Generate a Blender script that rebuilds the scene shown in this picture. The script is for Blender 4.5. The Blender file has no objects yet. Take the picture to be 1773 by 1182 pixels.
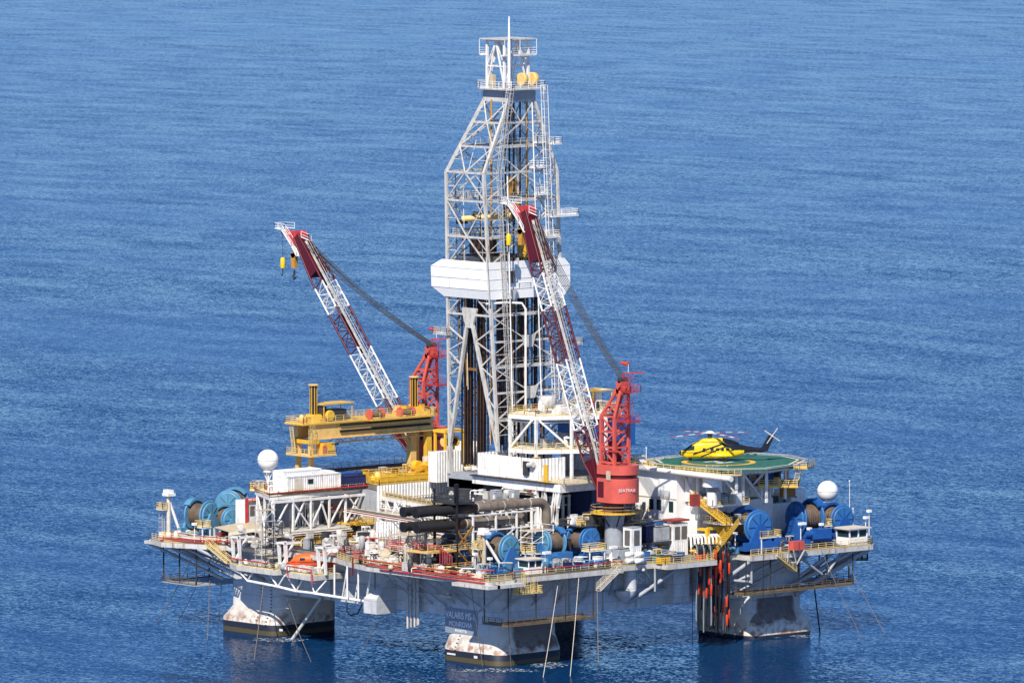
import bpy, math, random
from mathutils import Vector, Matrix
S = bpy.context.scene
# ------------------------------------------------------------------ camera
FPX, DIST, HCAM, PITCH, TH = 14775.0, 1539.0, 178.3, math.atan(1206/14775.0), math.radians(48.3)
VD = Vector((-math.sin(TH), math.cos(TH), 0)); RT = Vector((math.cos(TH), math.sin(TH), 0))
CAM = -DIST*VD - 0.78*RT + Vector((0, 0, HCAM))
cam_d = bpy.data.cameras.new('camera'); cam = bpy.data.objects.new('camera', cam_d); S.collection.objects.link(cam)
cam_d.sensor_fit = 'HORIZONTAL'; cam_d.sensor_width = 36; cam_d.lens = FPX/1773*36
cam_d.clip_start = 10; cam_d.clip_end = 120000
cam.location = CAM; cam.rotation_euler = (math.pi/2-PITCH, 0, TH); S.camera = cam
# ------------------------------------------------------------------ sky and sun
SUN = Vector((.545*math.cos(math.radians(45)), -.839*math.cos(math.radians(45)), math.sin(math.radians(45)))).normalized()
w = bpy.data.worlds.new('World'); S.world = w; w.use_nodes = True
nt = w.node_tree; bg = nt.nodes['Background']; sk = nt.nodes.new('ShaderNodeTexSky'); sk.sky_type = 'NISHITA'
sk.sun_disc = False; sk.sun_elevation = math.radians(45); sk.sun_rotation = math.atan2(SUN.x, SUN.y)
sk.air_density = 0.68; sk.dust_density = 0.0; sk.ozone_density = 10.0; sk.altitude = 3000
nt.links.new(sk.outputs[0], bg.inputs[0]); bg.inputs[1].default_value = 0.15
sd = bpy.data.lights.new('sun', 'SUN'); sd.energy = 4.9; sd.angle = math.radians(.5); sd.color = (1, .935, .835)
so = bpy.data.objects.new('sun', sd); S.collection.objects.link(so); so.rotation_euler = SUN.to_track_quat('Z', 'Y').to_euler()
so.location = (0, 0, 300)
S.render.engine = 'CYCLES'; S.render.resolution_x = 1024; S.render.resolution_y = 682
vs = S.view_settings; vs.view_transform = 'Standard'; vs.look = 'None'; vs.exposure = 0.3; vs.gamma = 1
# ------------------------------------------------------------------ helpers
def ray(px, py):
    cx = (px-886.5)/FPX; cy = -(py-591)/FPX
    f = math.cos(PITCH)+cy*math.sin(PITCH); u = -math.sin(PITCH)+cy*math.cos(PITCH)
    return RT*cx+VD*f+Vector((0, 0, u))
def at(px, py, x=None, y=None, z=None, d=None):
    r = ray(px, py)
    if z is not None: t = (z-CAM.z)/r.z
    elif x is not None: t = (x-CAM.x)/r.x
    elif y is not None: t = (y-CAM.y)/r.y
    else: t = (DIST+d)/r.dot(VD)
    return CAM+r*t
def V(*a): return Vector(a)
def lin(h):
    o = []
    for i in (1, 3, 5):
        v = int(h[i:i+2], 16)/255; o.append(v/12.92 if v < .04045 else ((v+.055)/1.055)**2.4)
    return o
MATS = {}
def mat(name, col, rough=.5, metal=0., rust=0., dirt=.12, rustcol=(.16, .06, .025), spec=.4):
    m = bpy.data.materials.new(name); m.use_nodes = True; n = m.node_tree; N = n.nodes; L = n.links
    b = N['Principled BSDF']; b.inputs['Roughness'].default_value = rough; b.inputs['Metallic'].default_value = metal
    b.inputs['Specular IOR Level'].default_value = spec
    g = N.new('ShaderNodeNewGeometry')
    t1 = N.new('ShaderNodeTexNoise'); t1.inputs['Scale'].default_value = .9; t1.inputs['Detail'].default_value = 5
    L.new(g.outputs['Position'], t1.inputs['Vector'])
    r1 = N.new('ShaderNodeMapRange'); r1.inputs['From Min'].default_value = .3; r1.inputs['From Max'].default_value = .7
    r1.inputs['To Min'].default_value = 1-dirt; r1.inputs['To Max'].default_value = 1+dirt*.4
    L.new(t1.outputs[0], r1.inputs[0])
    mx = N.new('ShaderNodeVectorMath'); mx.operation = 'SCALE'; mx.inputs[0].default_value = col
    L.new(r1.outputs[0], mx.inputs['Scale']); out = mx.outputs[0]
    if rust > 0:
        mp = N.new('ShaderNodeMapping'); mp.inputs['Scale'].default_value = (1.3, 1.3, .28)
        L.new(g.outputs['Position'], mp.inputs[0])
        t2 = N.new('ShaderNodeTexNoise'); t2.inputs['Scale'].default_value = 1.1; t2.inputs['Detail'].default_value = 7
        t2.inputs['Roughness'].default_value = .68; L.new(mp.outputs[0], t2.inputs['Vector'])
        r2 = N.new('ShaderNodeMapRange'); r2.inputs['From Min'].default_value = .66-.22*rust; r2.inputs['From Max'].default_value = .78-.16*rust
        L.new(t2.outputs[0], r2.inputs[0])
        m2 = N.new('ShaderNodeMix'); m2.data_type = 'RGBA'; m2.inputs['B'].default_value = (*rustcol, 1)
        mu = N.new('ShaderNodeMath'); mu.operation = 'MULTIPLY'; mu.inputs[1].default_value = .85
        L.new(r2.outputs[0], mu.inputs[0]); L.new(mu.outputs[0], m2.inputs['Factor']); L.new(out, m2.inputs['A']); out = m2.outputs['Result']
    L.new(out, b.inputs['Base Color'])
    MATS[name] = m; return m
for a in [
 ('white', (.83, .82, .78), .45, 0, .55, .13, (.46, .31, .19)), ('white_clean', (.86, .855, .83), .4, 0, .22, .05, (.5, .36, .25)),
 ('cream', (.66, .60, .48), .55, 0, .5, .15, (.36, .18, .09)), ('steel', (.58, .56, .51), .5, .0, .6, .18, (.22, .12, .07)),
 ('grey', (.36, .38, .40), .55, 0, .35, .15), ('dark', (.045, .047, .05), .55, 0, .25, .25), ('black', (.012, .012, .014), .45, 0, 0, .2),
 ('yellow', (.74, .44, .04), .45, 0, .3, .14, (.28, .13, .04)), ('rail', (.74, .55, .21), .5, 0, .35, .14, (.4, .22, .10)),
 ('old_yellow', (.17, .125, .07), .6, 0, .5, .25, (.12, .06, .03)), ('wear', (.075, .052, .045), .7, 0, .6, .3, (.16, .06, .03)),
 ('buff', (.78, .51, .17), .5, 0, .35, .14, (.3, .14, .06)), ('red', (.62, .105, .075), .42, 0, .15, .14, (.25, .05, .03)),
 ('maroon', (.095, .005, .012), .42, 0, .15, .15), ('pipe_red', (.48, .04, .04), .45, 0, .25, .15, (.35, .16, .1)),
 ('blue', (.035, .155, .39), .45, 0, .3, .16), ('sky_blue', (.10, .27, .42), .45, 0, .3, .18, (.10, .09, .07)),
 ('deep_blue', (.016, .095, .33), .38, 0, .08, .14), ('teal', (.08, .22, .25), .5, 0, .35, .2, (.12, .09, .06)), ('navy', (.015, .025, .10), .45, 0, .1, .2),
 ('orange', (.85, .14, .03), .45, 0, .05, .1), ('float', (.60, .055, .015), .5, 0, 0, .15), ('green', (.028, .135, .095), .75, 0, .0, .25),
 ('dull_red', (.30, .045, .045), .55, 0, .35, .2, (.2, .08, .05)), ('brown', (.045, .025, .017), .5, .2, .5, .3), ('pipe_orange', (.34, .15, .03), .5, .1, .4, .25, (.1, .04, .02)), ('soot', (.018, .017, .018), .7, 0, .3, .3, (.08, .03, .02)),
 ('exhaust', (.20, .165, .13), .6, 0, .55, .25, (.10, .05, .035)), ('wire', (.17, .12, .085), .6, .2, .5, .3, (.09, .05, .03)),
 ('deck', (.22, .20, .175), .8, 0, .7, .3, (.20, .12, .08)), ('hose', (.012, .013, .016), .5, 0, 0, .2), ('hose_grey', (.22, .27, .30), .5, 0, 0, .2),
 ('glass', (.02, .045, .05), .08, 0, 0, .1), ('louvre', (.13, .12, .11), .6, 0, .2, .2), ('tan', (.55, .45, .30), .6, 0, .5, .15, (.4, .28, .16)),
 ('heli_yellow', (.86, .56, .01), .25, 0, 0, .03), ('heli_black', (.012, .014, .02), .25, 0, 0, .05), ('panel_blue', (.24, .285, .34), .55, 0, .15, .12), ('lettering', (.92, .93, .93), .5, 0, 0, .03, (.3, .33, .36)),
 ('mark_yellow', (.80, .46, .03), .6, 0, 0, .12), ('mark_white', (.74, .74, .72), .6, 0, 0, .15), ('net', (.42, .42, .41), .7, 0, .1, .2), ('rope', (.20, .16, .12), .7, 0, .2, .2),
 ('brass', (.55, .28, .04), .4, 0, .2, .2)]:
    mat(*a)
# hull plating: grey paint, weather stains above the black boot topping, weed below it
def hull_mat(name, zb):
    m = mat(name, (.60, .61, .61), .55, 0, .22, .16, (.20, .13, .09)); n = m.node_tree; N = n.nodes; L = n.links
    b = N['Principled BSDF']; src = b.inputs['Base Color'].links[0].from_socket
    g = N.new('ShaderNodeNewGeometry'); sp = N.new('ShaderNodeSeparateXYZ'); L.new(g.outputs['Position'], sp.inputs[0])
    t = N.new('ShaderNodeTexNoise'); t.inputs['Scale'].default_value = .35; t.inputs['Detail'].default_value = 7; t.inputs['Roughness'].default_value = .65
    L.new(g.outputs['Position'], t.inputs['Vector'])
    def mth(op, a, bb):
        k = N.new('ShaderNodeMath'); k.operation = op
        for i, v in ((0, a), (1, bb)):
            if hasattr(v, 'is_output'): L.new(v, k.inputs[i])
            else: k.inputs[i].default_value = v
        return k.outputs[0]
    def rng(v, a, bb):
        k = N.new('ShaderNodeMapRange'); k.inputs['From Min'].default_value = a; k.inputs['From Max'].default_value = bb; L.new(v, k.inputs[0]); return k.outputs[0]
    def mix(f, a, col):
        k = N.new('ShaderNodeMix'); k.data_type = 'RGBA'; L.new(f, k.inputs['Factor']); L.new(a, k.inputs['A']); k.inputs['B'].default_value = (*col, 1); return k.outputs['Result']
    bv = N.new('ShaderNodeCombineXYZ'); L.new(mth('ADD', sp.outputs[0], sp.outputs[1]), bv.inputs[0]); L.new(sp.outputs[2], bv.inputs[1])
    bk = N.new('ShaderNodeTexBrick'); bk.inputs['Scale'].default_value = 1; bk.inputs['Brick Width'].default_value = 5.6; bk.inputs['Row Height'].default_value = 2.3; bk.inputs['Mortar Size'].default_value = .045
    for nm, c_ in (('Color1', (1, 1, 1, 1)), ('Color2', (.86, .87, .88, 1)), ('Mortar', (.62, .60, .58, 1))): bk.inputs[nm].default_value = c_
    L.new(bv.outputs[0], bk.inputs['Vector']); ml = N.new('ShaderNodeVectorMath'); ml.operation = 'MULTIPLY'; L.new(src, ml.inputs[0]); L.new(bk.outputs[0], ml.inputs[1]); src = ml.outputs[0]
    z = mth('ADD', sp.outputs[2], mth('MULTIPLY', mth('SUBTRACT', t.outputs[0], .5), 3.2))
    f1 = mth('MULTIPLY', rng(z, zb+4.8, zb+2.6), .75); o = mix(f1, src, (.70, .65, .55))           # salt-bleached belt
    t3 = N.new('ShaderNodeTexNoise'); t3.inputs['Scale'].default_value = .8; t3.inputs['Detail'].default_value = 8; L.new(g.outputs['Position'], t3.inputs['Vector'])
    f2 = mth('MULTIPLY', mth('MULTIPLY', rng(z, zb+3.0, zb+.7), rng(t3.outputs[0], .44, .60)), .85); o = mix(f2, o, (.30, .13, .06))
    zz = mth('ADD', sp.outputs[2], mth('MULTIPLY', mth('SUBTRACT', t3.outputs[0], .5), .25))
    o = mix(rng(zz, zb+.02, zb-.02), o, (.012, .016, .03))
    o = mix(rng(zz, zb-1.0, zb-1.15), o, (.07, .055, .02))
    # sooty wear plus some of the deck's shade, painted on the seaward faces
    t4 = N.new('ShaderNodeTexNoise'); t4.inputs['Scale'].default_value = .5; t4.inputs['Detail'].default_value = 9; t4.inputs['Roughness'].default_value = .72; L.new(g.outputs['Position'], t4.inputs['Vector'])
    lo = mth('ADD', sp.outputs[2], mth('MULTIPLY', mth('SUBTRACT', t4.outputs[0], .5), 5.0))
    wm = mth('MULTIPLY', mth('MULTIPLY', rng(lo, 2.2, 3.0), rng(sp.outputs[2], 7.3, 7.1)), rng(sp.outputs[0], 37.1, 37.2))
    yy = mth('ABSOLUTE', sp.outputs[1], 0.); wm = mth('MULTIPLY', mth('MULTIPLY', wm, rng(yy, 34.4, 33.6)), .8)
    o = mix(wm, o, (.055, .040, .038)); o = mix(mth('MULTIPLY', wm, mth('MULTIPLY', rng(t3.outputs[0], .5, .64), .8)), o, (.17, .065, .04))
    L.new(o, b.inputs['Base Color']); return m
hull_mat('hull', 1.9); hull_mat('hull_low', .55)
C = S.collection; OFF = {}
def thing(name, label, cat, loc=(0, 0, 0), rz=0, group=None, local=False):
    o = bpy.data.objects.new(name, None); C.objects.link(o); o.location = loc; o.rotation_euler = (0, 0, rz); o.empty_display_size = .5
    o['label'] = label; o['category'] = cat
    if group: o['group'] = group
    OFF[o.name] = V(0, 0, 0) if local else V(*loc)
    return o
def tag(o, label, cat, group=None, kind=None):
    o['label'] = label
    if cat: o['category'] = cat
    if group: o['group'] = group
    if kind: o['kind'] = kind
    return o
def dup(root, loc, rz=None, label=None):
    r = root.copy(); C.objects.link(r); r.location = loc
    if rz is not None: r.rotation_euler = (0, 0, rz)
    if label: r['label'] = label
    for ch in list(root.children):
        c = ch.copy(); C.objects.link(c); c.parent = r
        for g in list(ch.children):
            e = g.copy(); C.objects.link(e); e.parent = c
    return r
class MB:
    def __init__(s): s.v = []; s.f = []; s.sm = []; s.mi = []; s.k = 0
    def _add(s, vs, fs, sm=False):
        b = len(s.v); s.v += [tuple(p) for p in vs]
        for f in fs: s.f.append([i+b for i in f]); s.sm.append(sm); s.mi.append(s.k)
        return s
    def hexa(s, p):       # 8 points: bottom 4, top 4
        return s._add(p, [(3, 2, 1, 0), (4, 5, 6, 7), (0, 1, 5, 4), (1, 2, 6, 5), (2, 3, 7, 6), (3, 0, 4, 7)])
    def box(s, a, b):
        (x0, y0, z0), (x1, y1, z1) = a, b
        x0, x1 = min(x0, x1), max(x0, x1); y0, y1 = min(y0, y1), max(y0, y1); z0, z1 = min(z0, z1), max(z0, z1)
        return s.hexa([(x0, y0, z0), (x1, y0, z0), (x1, y1, z0), (x0, y1, z0), (x0, y0, z1), (x1, y0, z1), (x1, y1, z1), (x0, y1, z1)])
    def cbox(s, c, d): return s.box([c[i]-d[i]/2 for i in range(3)], [c[i]+d[i]/2 for i in range(3)])
    def obox(s, c, d, ang):    # box turned about z by ang
        R = Matrix.Rotation(ang, 3, 'Z'); c = V(*c); h = [k/2 for k in d]
        P = [c+R@V(sx*h[0], sy*h[1], sz*h[2]) for sz in (-1, 1) for sx, sy in ((-1, -1), (1, -1), (1, 1), (-1, 1))]
        return s.hexa(P)
    def beam(s, p, q, w, h=None):
        p, q = V(*p), V(*q); h = h or w; d = (q-p)
        if d.length < 1e-5: return s
        d.normalize(); up = V(0, 0, 1) if abs(d.z) < .98 else V(1, 0, 0)
        a = d.cross(up).normalized()*(w/2); b = a.cross(d).normalized()*(h/2)
        return s.hexa([p-a-b, p+a-b, q+a-b, q-a-b, p-a+b, p+a+b, q+a+b, q-a+b])
    def tube(s, p, q, r, n=8, r2=None, caps=True):
        p, q = V(*p), V(*q); r2 = r if r2 is None else r2; d = q-p
        if d.length < 1e-5: return s
        d.normalize(); up = V(0, 0, 1) if abs(d.z) < .98 else V(1, 0, 0)
        a = d.cross(up).normalized(); b = a.cross(d)
        vs = []
        for c, rr in ((p, r), (q, r2)):
            for i in range(n):
                t = 2*math.pi*i/n; vs.append(c+(a*math.cos(t)+b*math.sin(t))*rr)
        s._add(vs, [((i+1) % n, i, i+n, (i+1) % n+n) for i in range(n)], n >= 6)
        if caps: s._add(vs, [list(range(n)), list(range(2*n-1, n-1, -1))])
        return s
    def path(s, pts, r, n=7):
        pts = [V(*p) for p in pts]; rings = []; pa = None
        for i, p in enumerate(pts):
            d = (pts[min(i+1, len(pts)-1)]-pts[max(i-1, 0)]).normalized()
            if pa is None:
                up = V(0, 0, 1) if abs(d.z) < .95 else V(1, 0, 0); a = d.cross(up).normalized()
            else:
                a = (pa-d*pa.dot(d)).normalized()
            pa = a; b = a.cross(d)
            rings.append([p+(a*math.cos(2*math.pi*k/n)+b*math.sin(2*math.pi*k/n))*r for k in range(n)])
        vs = [v for rg in rings for v in rg]; fs = []
        for i in range(len(rings)-1):
            for k in range(n): fs.append((i*n+k, i*n+(k+1) % n, (i+1)*n+(k+1) % n, (i+1)*n+k))
        s._add(vs, fs, True); s._add(rings[0]+rings[-1], [list(range(n-1, -1, -1)), list(range(n, 2*n))]); return s
    def lathe(s, c, prof, n=24, axis='Z', sm=True):   # prof: (r, h)
        c = V(*c); vs = []
        for r, h in prof:
            for i in range(n):
                t = 2*math.pi*i/n; u, w_ = r*math.cos(t), r*math.sin(t)
                vs.append(c+(V(u, w_, h) if axis == 'Z' else V(h, u, w_) if axis == 'X' else V(w_, h, u)))
        fs = [(j*n+i, j*n+(i+1) % n, (j+1)*n+(i+1) % n, (j+1)*n+i) for j in range(len(prof)-1) for i in range(n)]
        s._add(vs, fs, sm)
        s._add(vs[:n]+vs[-n:], [list(range(n-1, -1, -1)), list(range(n, 2*n))]); return s
    def prism(s, poly, z0, z1):
        n = len(poly); vs = [(p[0], p[1], z0) for p in poly]+[(p[0], p[1], z1) for p in poly]
        ar = sum(poly[i][0]*poly[(i+1) % n][1]-poly[(i+1) % n][0]*poly[i][1] for i in range(n))
        fs = [list(range(n-1, -1, -1)), list(range(n, 2*n))]+[(i, (i+1) % n, (i+1) % n+n, i+n) for i in range(n)]
        if ar < 0: fs = [f[::-1] for f in fs]
        return s._add(vs, fs)
    def loft(s, rings, sm=True, cap=True):
        n = len(rings[0]); vs = [v for r in rings for v in r]
        s._add(vs, [(j*n+i, j*n+(i+1) % n, (j+1)*n+(i+1) % n, (j+1)*n+i) for j in range(len(rings)-1) for i in range(n)], sm)
        if cap: s._add(list(rings[0])+list(rings[-1]), [list(range(n-1, -1, -1)), list(range(n, 2*n))])
        return s
    def rail(s, pts, h=1.1, step=1.9, r=.042, bars=3, closed=False, kick=True):
        pts = [V(*p) for p in pts]
        if closed: pts.append(pts[0])
        for p, q in zip(pts, pts[1:]):
            for k in range(bars): s.beam(p+V(0, 0, h*(k+1)/bars), q+V(0, 0, h*(k+1)/bars), r*1.7)
            if kick: s.beam(p+V(0, 0, .1), q+V(0, 0, .1), .05, .16)
            m = max(1, round((q-p).length/step))
            for i in range(m+1):
                c = p.lerp(q, i/m); s.beam(c, c+V(0, 0, h), r*2)
        return s
    def stair(s, p, q, w=1.0, n=None):     # p foot, q head; flight with treads and stringers
        p, q = V(*p), V(*q); d = q-p; side = V(d.y, -d.x, 0).normalized()*w/2
        for e in (-1, 1): s.beam(p+side*e, q+side*e, .08, .26)
        n = n or max(3, int(abs(d.z)/.3))
        for i in range(n+1):
            c = p.lerp(q, i/n); s.beam(c-side, c+side, .26, .05)
        return s
    def ladder(s, p, q, out, w=.5, cage=True):
        p, q, out = V(*p), V(*q), V(*out).normalized(); d = (q-p).normalized(); sd = d.cross(out).normalized()*w/2
        for e in (-1, 1): s.beam(p+sd*e, q+sd*e, .08)
        n = int((q-p).length/.45)
        for i in range(n+1):
            c = p.lerp(q, i/n); s.beam(c-sd, c+sd, .05)
        if cage:
            m = int((q-p).length/1.3)
            for i in range(m+1):
                c = p.lerp(q, i/m)
                k = [c-sd*1.5, c-sd*1.5+out*.7, c+sd*1.5+out*.7, c+sd*1.5]
                for a, b in zip(k, k[1:]): s.beam(a, b, .05)
            for o in (-1.5, 0, 1.5): s.beam(p+sd*o+out*.7, q+sd*o+out*.7, .05)
        return s
    def corrug(s, p, q, z0, z1, pitch=.75, dep=.14):   # corrugated cladding, a real folded sheet
        p, q = V(*p[:2], 0), V(*q[:2], 0); d = q-p; n = max(2, int(d.length/pitch)); o = V(d.y, -d.x, 0).normalized()*dep; pts = []
        for i in range(n):
            for t, k in ((0, 0), (.35, 0), (.5, 1), (.85, 1)): pts.append(p+d*((i+t)/n)+o*k)
        pts.append(q.copy()); m = len(pts)
        vs = [(a.x, a.y, z0) for a in pts]+[(a.x, a.y, z1) for a in pts]
        return s._add(vs, [(i, i+1, i+1+m, i+m) for i in range(m-1)])
    def build(s, name, mt, parent=None, label=None, loc=None):
        if not s.v: return None
        off = V(0, 0, 0)
        if parent is not None: off = OFF.get(parent.name, V(0, 0, 0))
        elif loc is not None: off = V(*loc)
        me = bpy.data.meshes.new(name); me.from_pydata([(a[0]-off.x, a[1]-off.y, a[2]-off.z) for a in s.v], [], s.f)
        for m in (mt if isinstance(mt, (list, tuple)) else [mt]): me.materials.append(MATS[m])
        me.polygons.foreach_set('use_smooth', s.sm); me.polygons.foreach_set('material_index', s.mi); me.update()
        o = bpy.data.objects.new(name, me); C.objects.link(o)
        if parent is not None: o.parent = parent; OFF[o.name] = off
        elif loc is not None: o.location = loc
        if label: o['label'] = label
        return o
def text_part(name, txt, size, mt, parent, origin, right, up, squeeze=1., depth=.015):
    cu = bpy.data.curves.new('lettering', 'FONT'); cu.body = txt; cu.size = size; cu.extrude = depth; cu.align_x = 'CENTER'; cu.align_y = 'CENTER'
    tmp = bpy.data.objects.new('tmp_text', cu); C.objects.link(tmp); dg = bpy.context.evaluated_depsgraph_get(); dg.update()
    me = bpy.data.meshes.new_from_object(tmp.evaluated_get(dg)); bpy.data.objects.remove(tmp)
    right = V(*right).normalized(); up = V(*up).normalized(); n = right.cross(up); o0 = V(*origin)-OFF.get(parent.name, V(0, 0, 0))
    for v in me.vertices: v.co = o0+right*v.co.x*squeeze+up*v.co.y+n*v.co.z
    me.materials.clear(); me.materials.append(MATS[mt])
    o = bpy.data.objects.new(name, me); C.objects.link(o); o.parent = parent; return o
def XY(px, d, z=0):       # ground point under a sight line, at depth d beyond the rig's middle
    r = (px-894)*(DIST+d)/FPX; p = RT*r+VD*d; return V(p.x, p.y, z)
def lerp(a, b, t): return a+(b-a)*t
# ------------------------------------------------------------------ sea
def mth_(N, L, a, k):
    q = N.new('ShaderNodeMath'); q.operation = 'MULTIPLY'; L.new(a, q.inputs[0]); q.inputs[1].default_value = k; return q.outputs[0]
def sea():
    m = bpy.data.materials.new('sea_water'); m.use_nodes = True; n = m.node_tree; N = n.nodes; L = n.links; b = N['Principled BSDF']
    b.inputs['Base Color'].default_value = (.002, .031, .098, 1); b.inputs['Roughness'].default_value = 1; b.inputs['Specular IOR Level'].default_value = 0
    g = N.new('ShaderNodeNewGeometry')
    def noise(sc, rot, st, det, rough=.55, dist=0., k=1.):       # wave slopes as two noise channels
        mp = N.new('ShaderNodeMapping'); mp.inputs['Rotation'].default_value = (0, 0, rot); mp.inputs['Scale'].default_value = (sc, sc*st, sc)
        L.new(g.outputs['Position'], mp.inputs[0]); t = N.new('ShaderNodeTexNoise'); t.inputs['Scale'].default_value = 1
        t.inputs['Detail'].default_value = det; t.inputs['Roughness'].default_value = rough; t.inputs['Distortion'].default_value = dist
        L.new(mp.outputs[0], t.inputs['Vector'])
        a = vm('SUBTRACT', t.outputs['Color'], (.5, .5, .5)); return vm('SCALE', a, k), t.outputs[0]
    def vm(op, a, c):
        q = N.new('ShaderNodeVectorMath'); q.operation = op; L.new(a, q.inputs[0])
        i = 'Scale' if op == 'SCALE' else 1
        if hasattr(c, 'is_output'): L.new(c, q.inputs[i])
        else: q.inputs[i].default_value = c
        return q.outputs[0]
    A = -TH-.2
    gust = noise(.0035, A, 3.0, 4)[1]; gr = N.new('ShaderNodeMapRange'); gr.inputs['From Min'].default_value = .35; gr.inputs['From Max'].default_value = .65
    gr.inputs['To Min'].default_value = .5; gr.inputs['To Max'].default_value = 1.25; L.new(gust, gr.inputs[0])
    s = vm('ADD', vm('ADD', noise(.028, A, 2.4, 3, k=.12)[0], noise(.46, A+.5, 1.7, 3, .6, .5, k=.25)[0]), noise(1.35, A-.3, 1.5, 3, .6, .4, k=.42)[0])
    s = vm('SCALE', s, gr.outputs[0]); s = vm('MULTIPLY', s, (1, 1, 0)); s = vm('ADD', s, (0, 0, 1)); s = vm('NORMALIZE', s, (0, 0, 0))
    L.new(s, b.inputs['Normal']); gl = N.new('ShaderNodeBsdfGlossy'); gl.inputs['Roughness'].default_value = .08; L.new(s, gl.inputs['Normal'])
    fr = N.new('ShaderNodeFresnel'); fr.inputs['IOR'].default_value = 1.333; L.new(s, fr.inputs['Normal']); k = mth_(N, L, fr.outputs[0], .50)
    ms = N.new('ShaderNodeMixShader'); L.new(k, ms.inputs[0]); L.new(b.outputs[0], ms.inputs[1]); L.new(gl.outputs[0], ms.inputs[2]); L.new(ms.outputs[0], N['Material Output'].inputs[0])
    MATS['sea_water'] = m
    q = MB(); R = 40000; q._add([(-R, -R, 0), (R, -R, 0), (R, R, 0), (-R, R, 0)], [(0, 1, 2, 3)])
    o = q.build('sea', 'sea_water'); o['kind'] = 'structure'; o['label'] = 'deep blue open sea with small wind waves'
sea()
# ------------------------------------------------------------------ hull: columns, deck box, decks, braces, rails
ZD, ZB = 15.9, 15.1
hull = thing('semisubmersible_hull', 'grey four-legged floating rig hull with broad deck standing in the blue sea', 'rig hull', (0, 0, 0))
def rrect(x0, y0, x1, y1, r, z, n=5):
    out = []
    for cx, cy, a0 in ((x1-r, y1-r, 0), (x0+r, y1-r, 90), (x0+r, y0+r, 180), (x1-r, y0+r, 270)):
        for i in range(n+1):
            t = math.radians(a0+90*i/n); out.append(V(cx+r*math.cos(t), cy+r*math.sin(t), z))
    return out
def column(sx, sy, mt):
    q = MB(); rings = []
    for z, e in ((-6, 1.3), (2.4, 1.3), (4.6, 0), (15.0, 0)):
        x0, x1 = sorted((sx*22.6, sx*(37.2+e))); y0, y1 = sorted((sy*22.6, sy*(37.2+e)))
        rings.append(rrect(x0, y0, x1, y1, 2.6, z))
    q.loft(rings); return q.build('column', mt, hull)
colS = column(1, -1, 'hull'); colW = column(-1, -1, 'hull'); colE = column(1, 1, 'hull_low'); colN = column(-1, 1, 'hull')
q = MB().box((-36.4, -36.4, 7.6), (36.4, 36.4, 15.1)); q.build('deck_box', 'hull', hull)
# stiffener seams and flat bulges on the box sides
q = MB()
for x in (-18, -9, 3, 15): q.beam((x, -36.5, 7.7), (x, -36.5, 15), .12, .3)
for y in (-20, -12, -4, 6, 14, 21): q.beam((36.5, y, 7.7), (36.5, y, 15), .3, .12)
q.beam((-22, -36.5, 11.2), (22, -36.5, 11.2), .12, .16); q.beam((36.5, -22, 11.2), (36.5, 22, 11.2), .12, .16)
q.build('plating_seam', 'grey', hull)
q = MB(); a = at(652, 1065, y=-41.2).x
q.hexa([(a-3.5, -41.2, 6.9), (a, -41.2, 6.9), (a, -36.3, 6.9), (a-3.5, -36.3, 6.9), (a-3.5, -41.2, 9.6), (a, -41.2, 9.6), (a, -36.3, 9.6), (a-3.5, -36.3, 9.6)])
q.hexa([(a-3.5, -41.2, 9.6), (a, -41.2, 9.6), (a, -36.3, 9.6), (a-3.5, -36.3, 9.6), (a-.6, -38.4, 12.6), (a, -38.4, 12.6), (a, -36.3, 12.6), (a-.6, -36.3, 12.6)])
q.build('fairlead_sponson', 'hull', hull)
q = MB(); c = at(1092, 1022, x=38.5)
q.lathe((38.4, c.y, 0), [(1.15, 11.2), (1.15, 15.0)], 16); q.lathe((38.2, c.y-1, 0), [(.3, 9.0), (1.9, 10.4), (1.9, 11.2)], 14); q.build('caisson', 'hull', hull)
MB().box((36.3, 2.6, 8.2), (39.2, 6.4, 15.0)).build('side_trunk', 'hull', hull); MB().box((36.3, 9.2, 8.8), (38.4, 12.4, 15.0)).build('side_trunk', 'hull', hull)
# deck plating
dk = [(-51.2, -43.8), (-45.2, -46), (-38, -43.2), (-30, -39.6), (-4, -39.6), (3, -42.5), (10, -44.4), (33, -45), (44.2, -45.6), (44.2, -40), (42.5, -38), (42.5, -12.6), (40.4, -12.6),
      (40.4, -3.4), (44, -3.4), (44, 8.6), (39.6, 8.6), (39.6, 17.5), (43.6, 17.5), (43.6, 47.6), (41.5, 50), (30, 52), (22, 44), (-30, 44), (-44, 46), (-50, 40), (-44, 30), (-44, -25), (-50.4, -33), (-51.4, -39.6)]
q = MB().prism(dk, ZB, ZD); q.build('deck_plate', 'deck', hull)
q = MB()                                            # pale edge fascia
for (x0, y0), (x1, y1) in zip(dk, dk[1:]+dk[:1]):
    d = V(x1-x0, y1-y0, 0); nrm = V(d.y, -d.x, 0).normalized()*.06
    q.beam(V(x0, y0, 15.42)+nrm, V(x1, y1, 15.42)+nrm, .12, .86)
q.build('edge_fascia', 'steel', hull)
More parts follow.
